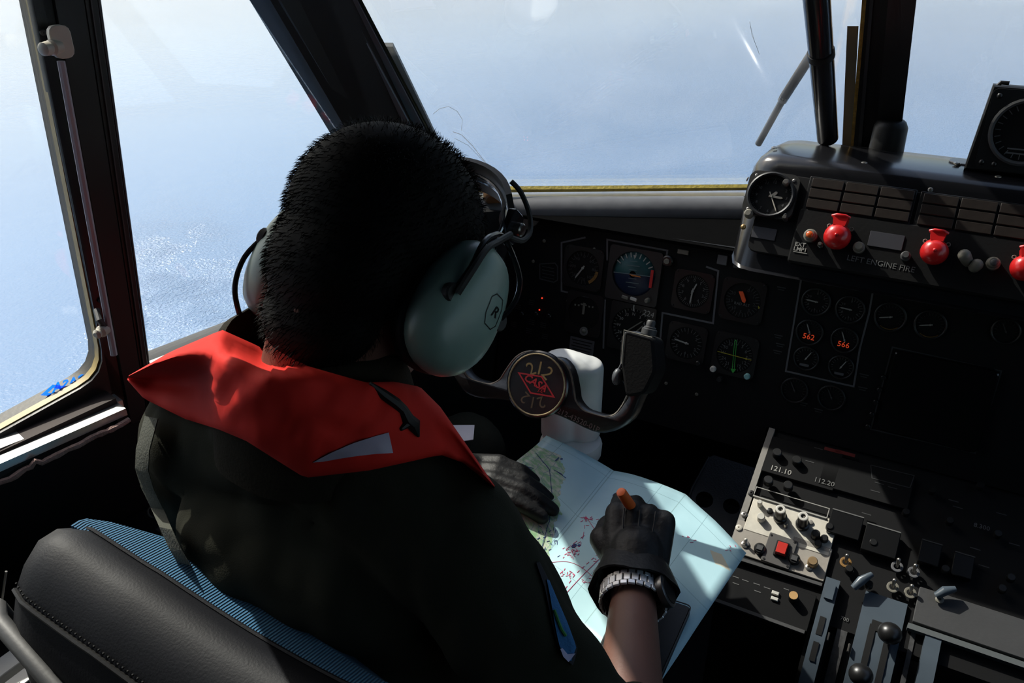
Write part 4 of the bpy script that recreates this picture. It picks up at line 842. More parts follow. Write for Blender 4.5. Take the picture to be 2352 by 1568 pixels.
# ---------------- grey foot-well bracket with two lightening holes
bq = [at_D(1632, 1044, .93), at_D(1745, 1075, .93), at_D(1702, 1215, 1.0), at_D(1570, 1200, 1.0)]
BF = Fr(bq[3], bq[2]-bq[3], bq[0]-bq[3]); BF = Fr(bq[3], bq[2]-bq[3], None or (bq[0]-bq[3]), (bq[2]-bq[3]).cross(bq[0]-bq[3]))
pts = [BF.hit(x, y) for x, y in ((1628, 1050), (1640, 1045), (1745, 1078), (1690, 1245), (1560, 1205), (1590, 1120))]
h1, h2 = BF.hit(1618, 1147), BF.hit(1680, 1162); s = sc_(BF, 1650, 1155)
bk = MB().holed(BF, pts, [circ(20*s, 20, *h1), circ(19*s, 20, *h2)], 0, -.003).build('foot_bracket', mat('perforated grey plate', (.04, .04, .042), .55, bump=.4, bscale=300), None, 'dark grey plate with two round holes left of the pedestal', 'bracket')
MB().loft([[p+V((0, 0, -.25)) for p in (BF.w(*pts[4]), BF.w(*pts[3]), BF.w(*pts[2]))], [p for p in (BF.w(*pts[4])-BF.n*.004, BF.w(*pts[3])-BF.n*.004, BF.w(*pts[2])-BF.n*.004)]], cap=False)
MB().tube([BF.w(*pts[0], .002), BF.w(*pts[5], .002), BF.w(*pts[4], .002)], .002, 6).build('edge', M_dgrey, bk)
# ================================================================== control column and yoke
HUB = P3(-.49, .97, .624); t25 = math.radians(25)
YF = Fr(HUB, (1, 0, 0), (0, math.sin(t25), math.cos(t25)))
hx, hy = YF.hit(1242, 882); YF = Fr(YF.w(hx, hy), YF.u, YF.v, YF.n)
YK = empty('control_yoke', YF.w(0, 0), 'worn black control yoke with round emblem on a white column', 'control yoke')
M_yoke = mat('worn yoke paint', (.010, .009, .009), .38, bump=.25, bscale=120, coat=.15)
rt = [(1242, 817), (1285, 822), (1308, 850), (1318, 895), (1322, 918), (1339, 939), (1362, 948), (1388, 954), (1412, 948), (1430, 926), (1440, 905), (1424, 862), (1424, 815), (1434, 762), (1498, 778), (1503, 850), (1472, 912), (1448, 962), (1400, 992), (1359, 990), (1300, 962), (1262, 948), (1240, 947)]
R_ = [YF.hit(x, y, .012) for x, y in rt]; R_[0] = (0, R_[0][1]); R_[-1] = (0, R_[-1][1])
def smooth_poly(P, k=3):
    out = []; n = len(P)
    for i in range(n-1):
        p0, p1, p2, p3 = P[max(i-1, 0)], P[i], P[i+1], P[min(i+2, n-1)]
        for j in range(k):
            t = j/k; out.append(tuple(.5*((2*p1[d])+(-p0[d]+p2[d])*t+(2*p0[d]-5*p1[d]+4*p2[d]-p3[d])*t*t+(-p0[d]+3*p1[d]-3*p2[d]+p3[d])*t**3) for d in (0, 1)))
    out.append(P[-1]); return out
Rs = smooth_poly(R_); poly = Rs+[(-a, b) for a, b in reversed(Rs[1:-1])]
MB().prism(YF, poly, -.016, .012, .0035).build('wheel', M_yoke, YK, smooth=50)
lipp = [p for p in smooth_poly(R_[:11])]
for sg in (1, -1): MB().tube([YF.w(sg*a, b-.002, .0095) for a, b in lipp], .0017, 6).build('worn_edge', mat('chipped edge', (.16, .14, .11), .4, .4, var=.9, nscale=120), YK)
s = sc_(YF, 1242, 882); r = .0465
MB().lathe(YF.sub(0, 0, .012), [(r*1.10, -.004), (r*1.10, .002), (r*1.05, .004), (r*.98, .004)], 40).build('hub_rim', M_blkgl, YK)
MB().ring(YF, r*.97, r*1.02, .012, .0175, 40).build('hub_ring', mat('worn brass ring', (.50, .40, .22), .4, .6, var=.6, nscale=150), YK)
hubd = MB().disc(YF, r*.98, .010, .0160, 40, 0).build('hub_badge', mat('scratched badge', (.15, .15, .15), .28, bump=.2, bscale=150, var=.5), YK)
def badge(sg, m, size, rad):
    for i, ch in enumerate('212'):
        a = math.radians(90-34*(i-1)) if sg > 0 else math.radians(-90+30*(i-1)); x, y = math.cos(a)*rad, math.sin(a)*rad
        text('emblem_digit', ch, YF.sub(x, y), size, m, hubd, c=.0162, rot=(a-math.pi/2) if sg > 0 else (a+math.pi/2)+math.pi)
M_gold = mat('gold lettering', (.38, .27, .09), .5); badge(1, M_gold, .029, r*.52); badge(-1, mat('faded gold lettering', (.14, .10, .05), .5), .025, r*.58)
dm = [(-.032, .010), (.006, .0135), (.032, -.011), (-.006, -.0145)]; M_rlet = mat('red lettering', (.62, .03, .035), .45)
MB().line(YF, dm, .0022, .0163, .0168, True).build('emblem_diamond', M_rlet, hubd, 'red diamond outline')
text('emblem_lettering', 'CASA', YF.sub(-.002, .002), .016, M_rlet, hubd, c=.0166, shear=.2, bold=.03, rot=-.25); text('emblem_lettering', 'J.E.', YF.sub(.010, -.007), .008, M_rlet, hubd, c=.0166, rot=-.2)
q = YF.hit(1328, 965, .012); text('raised_number', '212-43520-01P', YF.sub(q[0], q[1]), .0115, mat('raised number', (.10, .095, .09), .35), YK, c=.012, ext=.0006, rot=-.16)
# right grip with switch, left grip mirrored
for sg in (1, -1):
    def yp(x, y, c): a, b = YF.hit(x, y, c); return (a*sg, b)
    g = rpoly([yp(1426, 838, .03), yp(1434, 757, .03), yp(1500, 776, .03), yp(1506, 852, .03), yp(1480, 905, .03), yp(1436, 912, .03)], .008)
    o = MB().prism(YF, g if sg > 0 else g, -.022, .030, .004).build('grip', mat('grip rubber', (.004, .004, .004), .75, bump=.2, bscale=300, spec=.15), YK)
    MB().tube([YF.w(*yp(1428, 835, .03), .030), YF.w(*yp(1434, 758, .03), .030), YF.w(*yp(1498, 775, .03), .030)], .0011, 6).build('grip_edge', M_beige, o)
    k = YF.sub(*yp(1487, 762, .012), .004); kf = Fr(k.o, YF.u, -YF.n, YF.v); MB().lathe(kf, [(.011, -.004), (.011, .004), (.009, .005), (.009, .007), (.0065, .008), (.0065, .015), (.005, .017)], 18).build('trim_button', M_dgrey, o)
    mb = MB(); ax = yp(1422, 852, .01); mb.sph(YF.w(ax[0], ax[1]-.008, .012), (.0075, .013, .010), (YF.u, YF.v, YF.n), 14, 10); mb.tube([YF.w(*yp(1432, 815, .02), .012), YF.w(*yp(1425, 835, .02), .014), YF.w(ax[0], ax[1], .014)], .002, 6)
    mb.build('trigger', mat('grey trigger', (.07, .075, .08), .4), YK)
mb = MB(); q = (-.484, 1.075)
for dx, dy, rr, top in ((-.018, -.006, .034, .622), (.020, .010, .031, .632)): mb.lathe(Fr(P3(q[0]+dx*.85, q[1]+dy, 0), (1, 0, 0), (0, 1, 0)), [(rr, -.775), (rr, -top-.012), (rr*.9, -top-.004), (rr*.6, -top)], 28)
mb.sph(P3(-.484, 1.078, .645), (.041, .035, .022))
blob('column_head', mb, .004, 6, M_white, YK, label='white rounded column head')
MB().tube([P3(-.484, 1.07, .66), HUB+V((0, .01, 0))], .018, 16).build('shaft', M_blk, YK)
cf = Fr(P3(-.478, 1.065, 0), (1, 0, 0), (0, 1, 0))
MB().lathe(cf, [(.052, -.800), (.053, -.783), (.050, -.776), (.036, -.772)], 28).build('collar', M_white, YK); MB().lathe(cf, [(.048, -.83), (.048, -.80)], 28).build('collar_ring', M_dgrey, YK); MB().lathe(cf, [(.040, -CZ), (.040, -.82)], 24).build('column', mat('dark column paint', (.05, .055, .055), .5), YK)
MB().lathe(cf, [(.10, -CZ), (.10, -CZ+.02), (.055, -CZ+.09), (.04, -CZ+.10)], 24).build('boot', M_blk, YK)

# ================================================================== side console by the left wall
SC = empty('side_console', P3(-.86, .5, CZ), 'black side console with grey keys and a lit red lamp beside the seat', 'console')
MB().loft([[P3(x, y, d) for x, d in ((-.9+.24*(y-.617), CZ), (-.80, CZ), (-.80, .745), (-.9+.24*(y-.617), .745))] for y in (-.25, .80)]).build('console_body', M_blk, SC)
KF = Fr(P3(-.84, .52, .745), (1, 0, 0), (0, 1, 0))
for x, y in ((373, 1219), (386, 1232), (399, 1246)): MB().rbox(KF.at(x, y, .003), .014, .014, 0, .005, .003).build('key', M_dgrey, SC); 
for x, y in ((369, 1230), (382, 1246), (394, 1258)): MB().box(KF.at(x, y, .003).sub(0, 0, 0, .6), .010, .0015, 0, .0006).build('key_mark', M_mark, SC)
MB().sph(KF.at(401, 1270, .004).o, .004, seg=10, rings=6).build('lamp', mat('lit red lamp', (.5, .02, .02), .3, emis=(1, .06, .04), estr=3), SC, 'lit red lamp')
MB().tube([KF.at(385, 1268, .004).o, KF.at(395, 1277, .004).o, KF.at(404, 1278, .004).o], .002, 6).build('wire', M_beige, SC)
q = at_t(354, 1174, 1.10); fr = Fr(q, cR, -cD); MB().ring(fr, .0068, .0088, 0, .002, 20).build('harness_ring', M_alu2, None, 'small steel ring hanging beside the harness strap', 'ring')
RL = empty('seat_rail', P3(-.84, .3, .745), 'pair of cream white rails along the console, behind the seat', 'rails')
for x0, x1, y0, y1 in ((-.815, -.795, -.2, .36), (-.785, -.77, -.2, .33)):
    q0 = KF.hit(0, 1557); pass
a0, b0 = KF.hit(20, 1538, .02); a1, b1 = KF.hit(108, 1480, .02)
for off, wd in ((0, .026), (.034, .020)):
    MB().rbox(Fr(KF.w(a1+off-.014, -.12, 0), (1, 0, 0), (0, 1, 0)), wd, .52+off*.3, .0, .022, .002).build('rail', M_white, RL)

# ================================================================== pilot seat
M_lea = mat('black leather', (.0045, .005, .0075), .6, bump=.15, bscale=420, spec=.22); M_bfab = mat('blue ribbed fabric', (.012, .085, .17), .85, bump=1, bscale=10, wave=('X', 95), var=.1)
ST = empty('pilot_seat', P3(-.50, .60, CZ), 'black leather pilot seat with blue ribbed fabric facing', 'seat')
def seat_t(x): return (x+.725)/.47
def sd(x):
    if seat_t(x) < .25: return .534+.022*max(0, seat_t(x)/.25)**.8      # height of the top seam along the width
    t = max(0, min(1, seat_t(x))); return .556+.030*math.sin(min((t-.25)*2.0, 1)*math.pi/2)-.006*t
rings = []; blue = []
for i in range(25):
    t = i/24; x = -.728+.47*t; k = min(1, math.sqrt(max(.0, 1-((t-.10)/.10)**2)) if t < .10 else (math.sqrt(max(0, 1-((t-.90)/.10)**2)) if t > .9 else 1)); k = max(k, .06)
    d = sd(x); cy, = (.335,)
    pr = [(.262, 1.02), (.262, .80), (.268, d+.075), (.285, d+.030), (.300, d+.008), (.322, d-.010), (.345, d-.010), (.366, d+.004), (.378, d+.03), (.380, d+.08), (.372, 1.02)]
    rings.append([P3(x+.0, cy+(y-cy)*(.35+.65*k), (dd if dd > .9 else d+.05+(dd-d-.05)*(.3+.7*k))) for y, dd in pr])
    bul = .088*math.sin(min(1, t/.35)*math.pi/2)*(1-.62*max(0, min(1, (t-.35)/.45)))
    if .02 < t < .99: blue.append([P3(x, .335+(y-.335)*(.35+.65*k), d+.004+(dd-.004)*(.3+.7*k)) for y, dd in ((.360, .003), (.370, .003), (.372+bul*.45, .006+bul*.05), (.374+bul*.85, .022+bul*.25), (.376+bul, .06), (.374+bul*.9, .16), (.366, .40), (.36, .40))])
MB().loft(rings).build('backrest', M_lea, ST, smooth=60)
MB().loft(blue).build('fabric_panel', M_bfab, ST, 'blue ribbed fabric facing', smooth=60)
MB().tube([r_[7]+V((0, .0, .0015)) for r_ in rings[1:]], .0022, 6).build('piping', M_lea, ST)
MB().tube([r_[3]+V((0, -.002, .0)) for r_ in rings[1:]], .0026, 6).build('rear_piping', M_blk, ST)
mb = MB()
for i in range(70):
    t = i/70*22+1; k = int(t); p = rings[k][3].lerp(rings[min(k+1, 24)][3], t-k); mb.sph(p+V((0, .0015, .005)), .0013, seg=5, rings=3)
mb.build('stitching', M_blk, ST, kind='stuff')
MB().tube([P3(-.745, .290, .63), P3(-.742, .283, .605), P3(-.72, .272, .602), P3(-.62, .262, .640), P3(-.50, .258, .66)], [.008, .009, .009, .009, .009], 10).build('tube_frame', M_dgrey, ST)
MB().tube([P3(-.738, .300, .570), P3(-.748, .292, .605)], .0012, 6).build('wire', M_screw, ST)
MB().loft([[P3(x, y, d) for y, d in ((.225, 1.0), (.225, .70), (.262, .665), (.262, 1.0))] for x in (-.70, -.30)]).build('seat_pocket', mat('dark canvas', (.012, .012, .012), .9), ST)
MB().prism(Fr(P3(-.49, .66, 1.0), (1, 0, 0), (0, 1, 0)), rrect(.48, .56, .06, 5), -.06, .04, .02).build('seat_cushion', mat('dark blue cushion', (.008, .02, .04), .9), ST)
MB().prism(Fr(P3(-.49, .60, CZ), (1, 0, 0), (0, 1, 0)), rrect(.34, .44, .03, 4), 0, .37, .01).build('seat_base', M_blk, ST)

# ================================================================== pilot
LSH, RSH = P3(-.665, .495, .505), P3(-.345, .500, .520)
LEL, REL = P3(-.735, .535, .765), P3(-.150, .495, .72)
LWR, RWR = P3(-.600, .87, .765), P3(-.243, .745, .715)
HC = P3(-.455, .58, .262); pit = math.radians(42); hx_ = V((1, -.04, 0)).normalized(); hz = V((0, math.sin(pit), math.cos(pit))); hyv = V((0, math.cos(pit), -math.sin(pit))); hz = (hz-hx_*hz.dot(hx_)).normalized(); hyv = hz.cross(hx_)
if hyv.y < 0: hyv = -hyv
def H(a, b, c): return HC+hx_*a+hyv*b+hz*c
AX = (hx_, hyv, hz)
def hand(mb, w, f, n, s, curls, g=0, spread=.0, thumb=1):
    f = f.normalized(); n = (n-f*n.dot(f)).normalized(); s = s-f*s.dot(f)-n*s.dot(n); s.normalize()
    for k, so in enumerate((.030, .010, -.010, -.029)):
        kn = w+f*(.088-.004*abs(k-1))+s*so+n*(.004-.003*abs(k-1.2)); mb.caps(w+f*.012+s*so*.7-n*.004, kn-n*.003, .0165+g, .0125+g, 10)
        d = (f+s*spread*(1.5-k)).normalized(); p = kn; L = [(.044, .028, .022), (.048, .031, .023), (.044, .029, .022), (.036, .022, .020)][k]; ang = 0
        for j in range(3):
            ang += math.radians(curls[k][j]); dd = d*math.cos(ang)-n*math.sin(ang); q = p+dd*L[j]; mb.caps(p, q, (.0102-.0009*j)+g*.7, (.0094-.0009*j)+g*.7, 10); p = q
    b = w+f*.024+s*.024-n*.006; p1 = b+f*.030+s*.022-n*.012; p2 = p1+(f*.75+s*(-.02)-n*.45*thumb).normalized()*.032; p3 = p2+(f*.75-s*.45-n*.35*thumb).normalized()*.026
    mb.caps(w+f*.01+s*.012-n*.006, p1, .017+g, .0135+g, 10); mb.caps(p1, p2, .0118+g*.7, .0105+g*.7, 10); mb.caps(p2, p3, .0105+g*.7, .0088+g*.7, 10)
rf = (at_t(1475, 1150, 1.075)-RWR).normalized(); rn = V((.12, -.55, .82)); rs = V((-1, 0, 0)); rcur = ((38, 62, 40), (50, 66, 44), (56, 68, 46), (60, 70, 48))
lf_ = (at_t(1175, 1098, 1.23)-LWR).normalized(); ln = V((-.1, -.25, 1)); ls_ = V((.2, -1, 0)); lcur = ((14, 16, 10), (18, 20, 12), (22, 24, 14), (28, 26, 16))
def head_parts(mb):
    mb.sph(H(0, 0, 0), (.079, .097, .088), AX, 28, 18); mb.sph(H(0, .038, -.052), (.060, .060, .080), AX, 22, 14)
    for sg in (-1, 1):
        mb.caps(H(.050*sg, .005, -.080), H(.012*sg, .072, -.118), .020, .016); mb.sph(H(.083*sg, -.002, -.040), (.009, .019, .030), AX, 12, 8); mb.sph(H(.036*sg, .075, -.052), (.018, .020, .014), AX)
        mb.sph(H(.030*sg, .086, -.022), (.020, .012, .008), AX)
    mb.caps(H(0, .092, -.018), H(0, .112, -.052), .008, .0125, 10); mb.sph(H(0, .095, -.088), (.024, .010, .006), AX); mb.sph(H(0, .092, -.098), (.021, .010, .006), AX); mb.sph(H(0, .085, -.122), (.018, .014, .012), AX)
    mb.caps(H(0, -.030, -.070), P3(-.488, .485, .44), .056, .062, 20)
mb = MB(); head_parts(mb)
def torso(mb, g):
    mb.sph(P3(-.495, .50, .86), (.165+g, .125+g, .13+g), None, 24, 14); mb.sph(P3(-.492, .515, .72), (.150+g, .115+g, .17+g), None, 24, 14); mb.sph(P3(-.492, .512, .585), (.168+g, .112+g, .13+g), None, 24, 14)
    mb.caps(P3(-.488, .482, .43), LSH, .062+g*.6, .060+g, 16); mb.caps(P3(-.482, .490, .43), RSH, .062+g*.6, .063+g, 16)
    mb.caps(P3(-.56, .475, .57), P3(-.44, .475, .575), .080+g, .080+g, 16)
def limbs(mb, g, arms=True, cutf=1):
    for sh, el, wr, cl in ((LSH, LEL, LWR, .97), (RSH, REL, RWR, .16)):
        mb.caps(sh, el, .056+g, .046+g, 16)
        e2 = el.lerp(wr, cl) if not arms else wr
        mb.caps(el, e2, .043+g, (.027+g if arms else (.033+g if cl > .5 else .047+g)), 16)
    for sx, kx, ky, kd, fx in ((-.585, -.645, .985, .822, -.60), (-.405, -.350, .975, .885, -.36)):
        mb.caps(P3(sx, .50, .91), P3(kx, ky, kd), .085+g, .060+g, 18); mb.caps(P3(kx, ky, kd), P3(fx, 1.12, 1.33), .056+g, .040+g, 16)
        if not arms: mb.sph(P3(kx, ky+.01, kd), .066+g, seg=16, rings=10)
    if arms:
        for fx in (-.60, -.36): mb.caps(P3(fx, 1.12, 1.36), P3(fx, 1.30, 1.385), .038, .030, 14)
torso(mb, -.012); limbs(mb, -.002)
hand(mb, RWR, rf, rn, rs, rcur); hand(mb, LWR, lf_, ln, ls_, lcur, spread=.05)
skin = mat('brown skin', (.13, .062, .045), .5, bump=.15, bscale=300, var=.1, spec=.3)
PR = blob('person', mb, .0045, 3, skin, None, label='person in dark flight suit, red life vest and green headset writing on a map', cat='person')
# eyes
for sg in (-1, 1): MB().sph(H(.030*sg, .088, -.033), .0115, AX, 12, 8).build('eye', mat('eye white', (.5, .48, .45), .3), PR); MB().sph(H(.030*sg, .0965, -.035), .0052, AX, 10, 6).build('iris', mat('iris', (.02, .01, .005), .2), PR)
# hair
M_hair = mat('black hair', (.0022, .002, .002), .7, spec=.12)
mb = MB(); mb.sph(H(0, -.007, .010), (.0875, .101, .091), AX, 32, 20); mb.sph(H(0, -.045, -.045), (.072, .055, .066), AX, 24, 14); mb.sph(H(-.003, -.040, -.092), (.061, .036, .052), AX, 24, 14)
hair = blob('hair', mb, .0045, 4, M_hair, PR)
hc = wloc(hair); rnd = random.Random(3); mb = MB(); vs = hair.data.vertices; cnt = 0
cands = [v for v in vs if True]
for i in range(16000):
    v = vs[rnd.randrange(len(vs))]; p = v.co+hc; q = p-HC; fy = q.dot(hyv); fz = q.dot(hz)
    if fy > .060 and fz < .045: continue
    n = v.normal.copy(); d = (n*.8+(-hz*.8-hyv*.2)*(1 if fz < .06 else .35)+V((rnd.uniform(-.5, .5), rnd.uniform(-.5, .5), rnd.uniform(-.5, .5)))).normalized()
    L = rnd.uniform(.004, .008) if fz < .07 else rnd.uniform(.005, .011); sd_ = d.cross(V((rnd.random(), rnd.random(), rnd.random()))).normalized()*.00032; m_ = p+d*L*.55+n*.0006; e = p+(d*L)+hz*-.001
    mb.add([p-sd_, p+sd_, m_+sd_*.8, m_-sd_*.8, e], [(0, 1, 2, 3), (3, 2, 4)])
mb.build('hair_strands', M_hair, PR, kind='stuff')
# flight suit
M_suit = mat('dark olive cloth', (.023, .023, .016), .95, bump=.25, bscale=700, spec=.1, var=.25, nscale=14)
mb = MB(); torso(mb, .006); limbs(mb, .008, arms=False)
suit = blob('flight_suit', mb, .007, 6, M_suit, PR)
sc0 = wloc(suit)
snrm = [v.normal.copy() for v in suit.data.vertices]; scos = [v.co.copy() for v in suit.data.vertices]
for i_, c_ in enumerate(scos):      # folds
    p = c_+sc0; a = noise.noise(V((p.x*16+p.z*5, p.y*12, p.z*7)))*.010+abs(noise.noise(V((p.x*22, p.y*22, p.z*12+4))))*.008; scos[i_] = c_+snrm[i_]*a
suit.data.vertices.foreach_set('co', [x for c_ in scos for x in c_]); suit.data.update()
BV = BVHTree.FromPolygons([v.co+sc0 for v in suit.data.vertices], [tuple(p.vertices) for p in suit.data.polygons])
# cuff of the right sleeve and collar
ax = (RWR-REL).normalized(); cf_ = Fr(REL.lerp(RWR, .14), ax.cross(V((0, 0, 1))), V((0, 0, 1)), ax)
MB().loft([[cf_.w(r_*math.cos(t), r_*math.sin(t), c) for t in [2*math.pi*i/28 for i in range(28)]] for r_, c in ((.050, -.03), (.0545, .012), (.0535, .018), (.0470, .018), (.044, -.03))], cap=False).build('sleeve_cuff', M_suit, PR)
rings = []
for r_, d_ in ((.098, .500), (.090, .440), (.083, .402), (.080, .388), (.072, .385), (.066, .405), (.062, .47)):
    row = []
    for k in range(40):
        t = 2*math.pi*k/40; back = max(0, -math.sin(t)); left = max(0, math.cos(t+math.pi+.6)); w_ = noise.noise(V((math.cos(t)*2, math.sin(t)*2, r_*30)))*.005
        row.append(P3(-.484+(r_+w_+.010*left)*math.cos(t), .494+(r_+w_)*1.0*math.sin(t), d_-.048-.010*back-.012*left*(1 if d_ < .4 else 0)+w_))
    rings.append(row)
clm = MB().loft(rings, cap=False); clv = list(clm.v); clf = list(clm.f)
clm.build('collar', mat('brown collar cloth', (.020, .017, .012), .95, bump=.5, bscale=300, var=.4, spec=.1), PR, smooth=80)
_sv = [v.co+sc0 for v in suit.data.vertices]; _sf = [tuple(q.vertices) for q in suit.data.polygons]; _k = len(_sv); BVC = BVHTree.FromPolygons(_sv+clv, _sf+[tuple(i+_k for i in f) for f in clf])
# gloves
M_glv = mat('black glove leather', (.0045, .0045, .005), .58, bump=.5, bscale=130, spec=.3)
def glove(w, f, n, s, cur, arm_dir, name, cuffr=.040, **k):
    mb = MB(); hand(mb, w, f, n, s, cur, g=.0045, **k); mb.caps(w-arm_dir*.012, w+f*.03, .033, .036, 16)
    o = blob(name, mb, .0032, 2, M_glv, PR, label='black leather glove'); 
    fr = Fr(w-arm_dir*.006, arm_dir.cross(n), n, arm_dir); R = []
    for r_, c in ((cuffr*.80, .030), (cuffr*.95, .012), (cuffr*1.06, -.010), (cuffr*1.12, -.020), (cuffr*1.04, -.020), (cuffr*.93, .0)): R.append([fr.w(r_*1.12*math.cos(t)*(1+.07*noise.noise(V((math.cos(t)*2.5, math.sin(t)*2.5, c*60)))), r_*.95*math.sin(t)*(1+.07*noise.noise(V((math.cos(t)*2.5, math.sin(t)*2.5, c*60+7)))), c+.005*math.sin(2*t+.6)+.002*math.sin(5*t)) for t in [2*math.pi*i/32 for i in range(32)]])
    MB().loft(R, cap=False).build('glove_cuff', M_glv, o); return o
adr = (RWR-REL).normalized(); adl = (LWR-LEL).normalized()
glv = glove(RWR, rf, rn, rs, rcur, adr, 'glove', .043); glove(LWR, lf_, ln, ls_, lcur, adl, 'glove', .038, spread=.05)
nn_ = (rn-rf*rn.dot(rf)).normalized(); ss_ = rs-rf*rs.dot(rf)-nn_*rs.dot(nn_); ss_.normalize()
mb = MB()
for so in (.020, .000, -.019): mb.tube([RWR+rf*.045+ss_*so*.9+nn_*.0175, RWR+rf*.065+ss_*so+nn_*.0185, RWR+rf*.083+ss_*so*1.02+nn_*.0165], .0012, 6)
mb.build('seam', M_glv, glv)
# wrist watch
WA = empty('wrist_watch', RWR-adr*.035, 'silver steel bracelet watch on the right wrist above the black glove', 'watch')
wf = Fr(RWR-adr*.036, adr.cross(V((0, 0, 1))), V((0, 0, 1)), adr); wf = Fr(wf.o, adr.cross(V((0, 0, 1))), None or V((0, 0, 1)), adr)
M_steel = mat('brushed steel', (.80, .80, .81), .34, .45, bump=.05); br = MB(); NL = 26
def wpt(t, k=1): return wf.o+wf.u*.0385*k*math.cos(t)+wf.v*.0345*k*math.sin(t)
brace = None
for i in range(NL):
    t = 2*math.pi*(i+.5)/NL; e = wpt(t); tn = (wpt(t+.01)-wpt(t-.01)).normalized(); nn = adr.cross(tn); nn = nn if nn.dot(e-wf.o) > 0 else -nn; f = Fr(e, adr, tn, nn)
    L = .0078; o = MB().rbox(f, .0115, L, -.0015, .0016, .0015, .0006).build('link', M_steel, WA)
    for sg in (-1, 1): MB().rbox(f.sub(sg*.0082, L*.5), .0060, L, -.0015, .0012, .001, .0005).build('side_link', M_steel, o)
t = math.radians(-28) if wf.u.x > 0 else math.radians(208); 
e = wpt(t, 1.03); tn = (wpt(t+.01)-wpt(t-.01)).normalized(); nn = adr.cross(tn); nn = nn if nn.dot(e-wf.o) > 0 else -nn; f = Fr(e, adr, tn, nn)
cs = MB().lathe(f, [(.019, -.003), (.0205, .001), (.020, .005), (.017, .0065)], 28).build('case', mat('dark steel', (.12, .12, .12), .3, .8), WA); MB().disc(f, .0165, .0055, .0072, 24).build('dial', M_dial, cs); MB().disc(Fr(f.w(.021, 0, .002), f.v, f.n, f.u), .003, -.002, .003, 10).build('crown', M_steel, cs)
# pen
MK = empty('marker', at_t(1440, 1145, 1.04), 'orange marker pen gripped in the right glove', 'marker pen')
m0, m1 = at_t(1426, 1129, 1.035), at_t(1446, 1158, 1.055); dr = (m1-m0).normalized(); MB().tube([m0-dr*.001, m0, m0+dr*.003, m1, m1+dr*.045], [.003, .0058, .0068, .0070, .0070], 16).build('barrel', M_org, MK); MB().tube([m1+dr*.045, m1+dr*.058], [.006, .0015], 12).build('tip', M_blk, MK)

# ---------------- life vest draped over the shoulders
def pl_at(P, t):
    L = [0]
    for i in range(1, len(P)): L.append(L[-1]+math.dist(P[i], P[i-1]))
    d = t*L[-1]
    for i in range(1, len(P)):
        if d <= L[i]+1e-9: k = (d-L[i-1])/max(1e-9, L[i]-L[i-1]); return (P[i-1][0]+(P[i][0]-P[i-1][0])*k, P[i-1][1]+(P[i][1]-P[i-1][1])*k)
    return P[-1]
top = [(296, 862), (390, 808), (510, 757), (588, 792), (640, 820), (740, 850), (840, 878), (905, 876), (965, 888), (1012, 935), (1078, 1030), (1136, 1115)]
bot = [(292, 872), (330, 915), (425, 962), (500, 985), (565, 1012), (625, 1050), (700, 1097), (850, 1080), (1012, 1044), (1062, 1062), (1098, 1090), (1136, 1120)]
NU, NV = 60, 18; hits = {}
for i in range(NU+1):
    for j in range(NV+1):
        k = i/NU*(len(top)-1); a = min(int(k), len(top)-2); fr_ = k-a
        tp = (top[a][0]+(top[a+1][0]-top[a][0])*fr_, top[a][1]+(top[a+1][1]-top[a][1])*fr_); bp = (bot[a][0]+(bot[a+1][0]-bot[a][0])*fr_, bot[a][1]+(bot[a+1][1]-bot[a][1])*fr_)
        v = j/NV; px, py = tp[0]+(bp[0]-tp[0])*v, tp[1]+(bp[1]-tp[1])*v; d = ray(px, py); L = d.length; h = BVC.ray_cast(C0, d/L)
        _t = (h[3]/L if h[0] is not None and .5 < h[3]/L < 1.05 else None); hits[i, j] = [px, py, _t, _t]
known = [(k, v) for k, v in hits.items() if v[2]]
for k, v in hits.items():
    if v[2] is None:
        best = sorted(known, key=lambda q: (q[0][0]-k[0])**2+((q[0][1]-k[1])*1.5)**2)[:4]; v[2] = sum(b[1][2] for b in best)/len(best)-.0
for it in range(14):
    new = {}
    for (i, j), v in hits.items():
        nb = [hits[a, b][2] for a, b in ((i-1, j), (i+1, j), (i, j-1), (i, j+1)) if (a, b) in hits]; new[i, j] = v[2]*.4+.6*sum(nb)/len(nb)
    for k in hits: hits[k][2] = new[k]
for k in hits:
    if hits[k][3]: hits[k][2] = min(hits[k][2], hits[k][3]-.002)
rings = []; outer_ = []; inner_ = []
for i in range(NU+1):
    ro = []; ri = []
    for j in range(NV+1):
        px, py, t, _ = hits[i, j]; u = i/NU; v = j/NV; puff = math.sin(math.pi*min(1, max(0, v)))**.6*.022
        wr = .0042*noise.noise(V((px*.012+py*.006, py*.011-px*.003, 1)))+.0035*noise.noise(V((px*.03, py*.022, 5)))-.006*max(0, 1-abs(((px-560)*.75+(py-900)*.66)/26))*.0
        # deep crease running down from the neckline
        for (x0, y0, x1, y1, dep, w) in ((620, 800, 470, 965, .008, 30), (900, 900, 690, 1090, .007, 32), (560, 960, 800, 985, .004, 24), (760, 860, 640, 1060, .004, 28)):
            vx, vy = x1-x0, y1-y0; q = max(0, min(1, ((px-x0)*vx+(py-y0)*vy)/(vx*vx+vy*vy))); dd = math.hypot(px-x0-vx*q, py-y0-vy*q); wr -= dep*math.exp(-(dd/w)**2)
        tt = t-.022-puff-wr; ro.append(C0+ray(px, py)*tt); ri.append(C0+ray(px, py)*(t+.006))
    outer_.append(ro); inner_.append(ri)
vs = [p for r_ in outer_ for p in r_]+[p for r_ in inner_ for p in r_]; K = (NU+1)*(NV+1); fs = []
for i in range(NU):
    for j in range(NV): a = i*(NV+1)+j; b = a+NV+1; fs.append((a, b, b+1, a+1)); fs.append((K+a, K+a+1, K+b+1, K+b))
for i in range(NU):
    for j in (0, NV): a = i*(NV+1)+j; b = a+NV+1; fs.append((a, b, K+b, K+a))
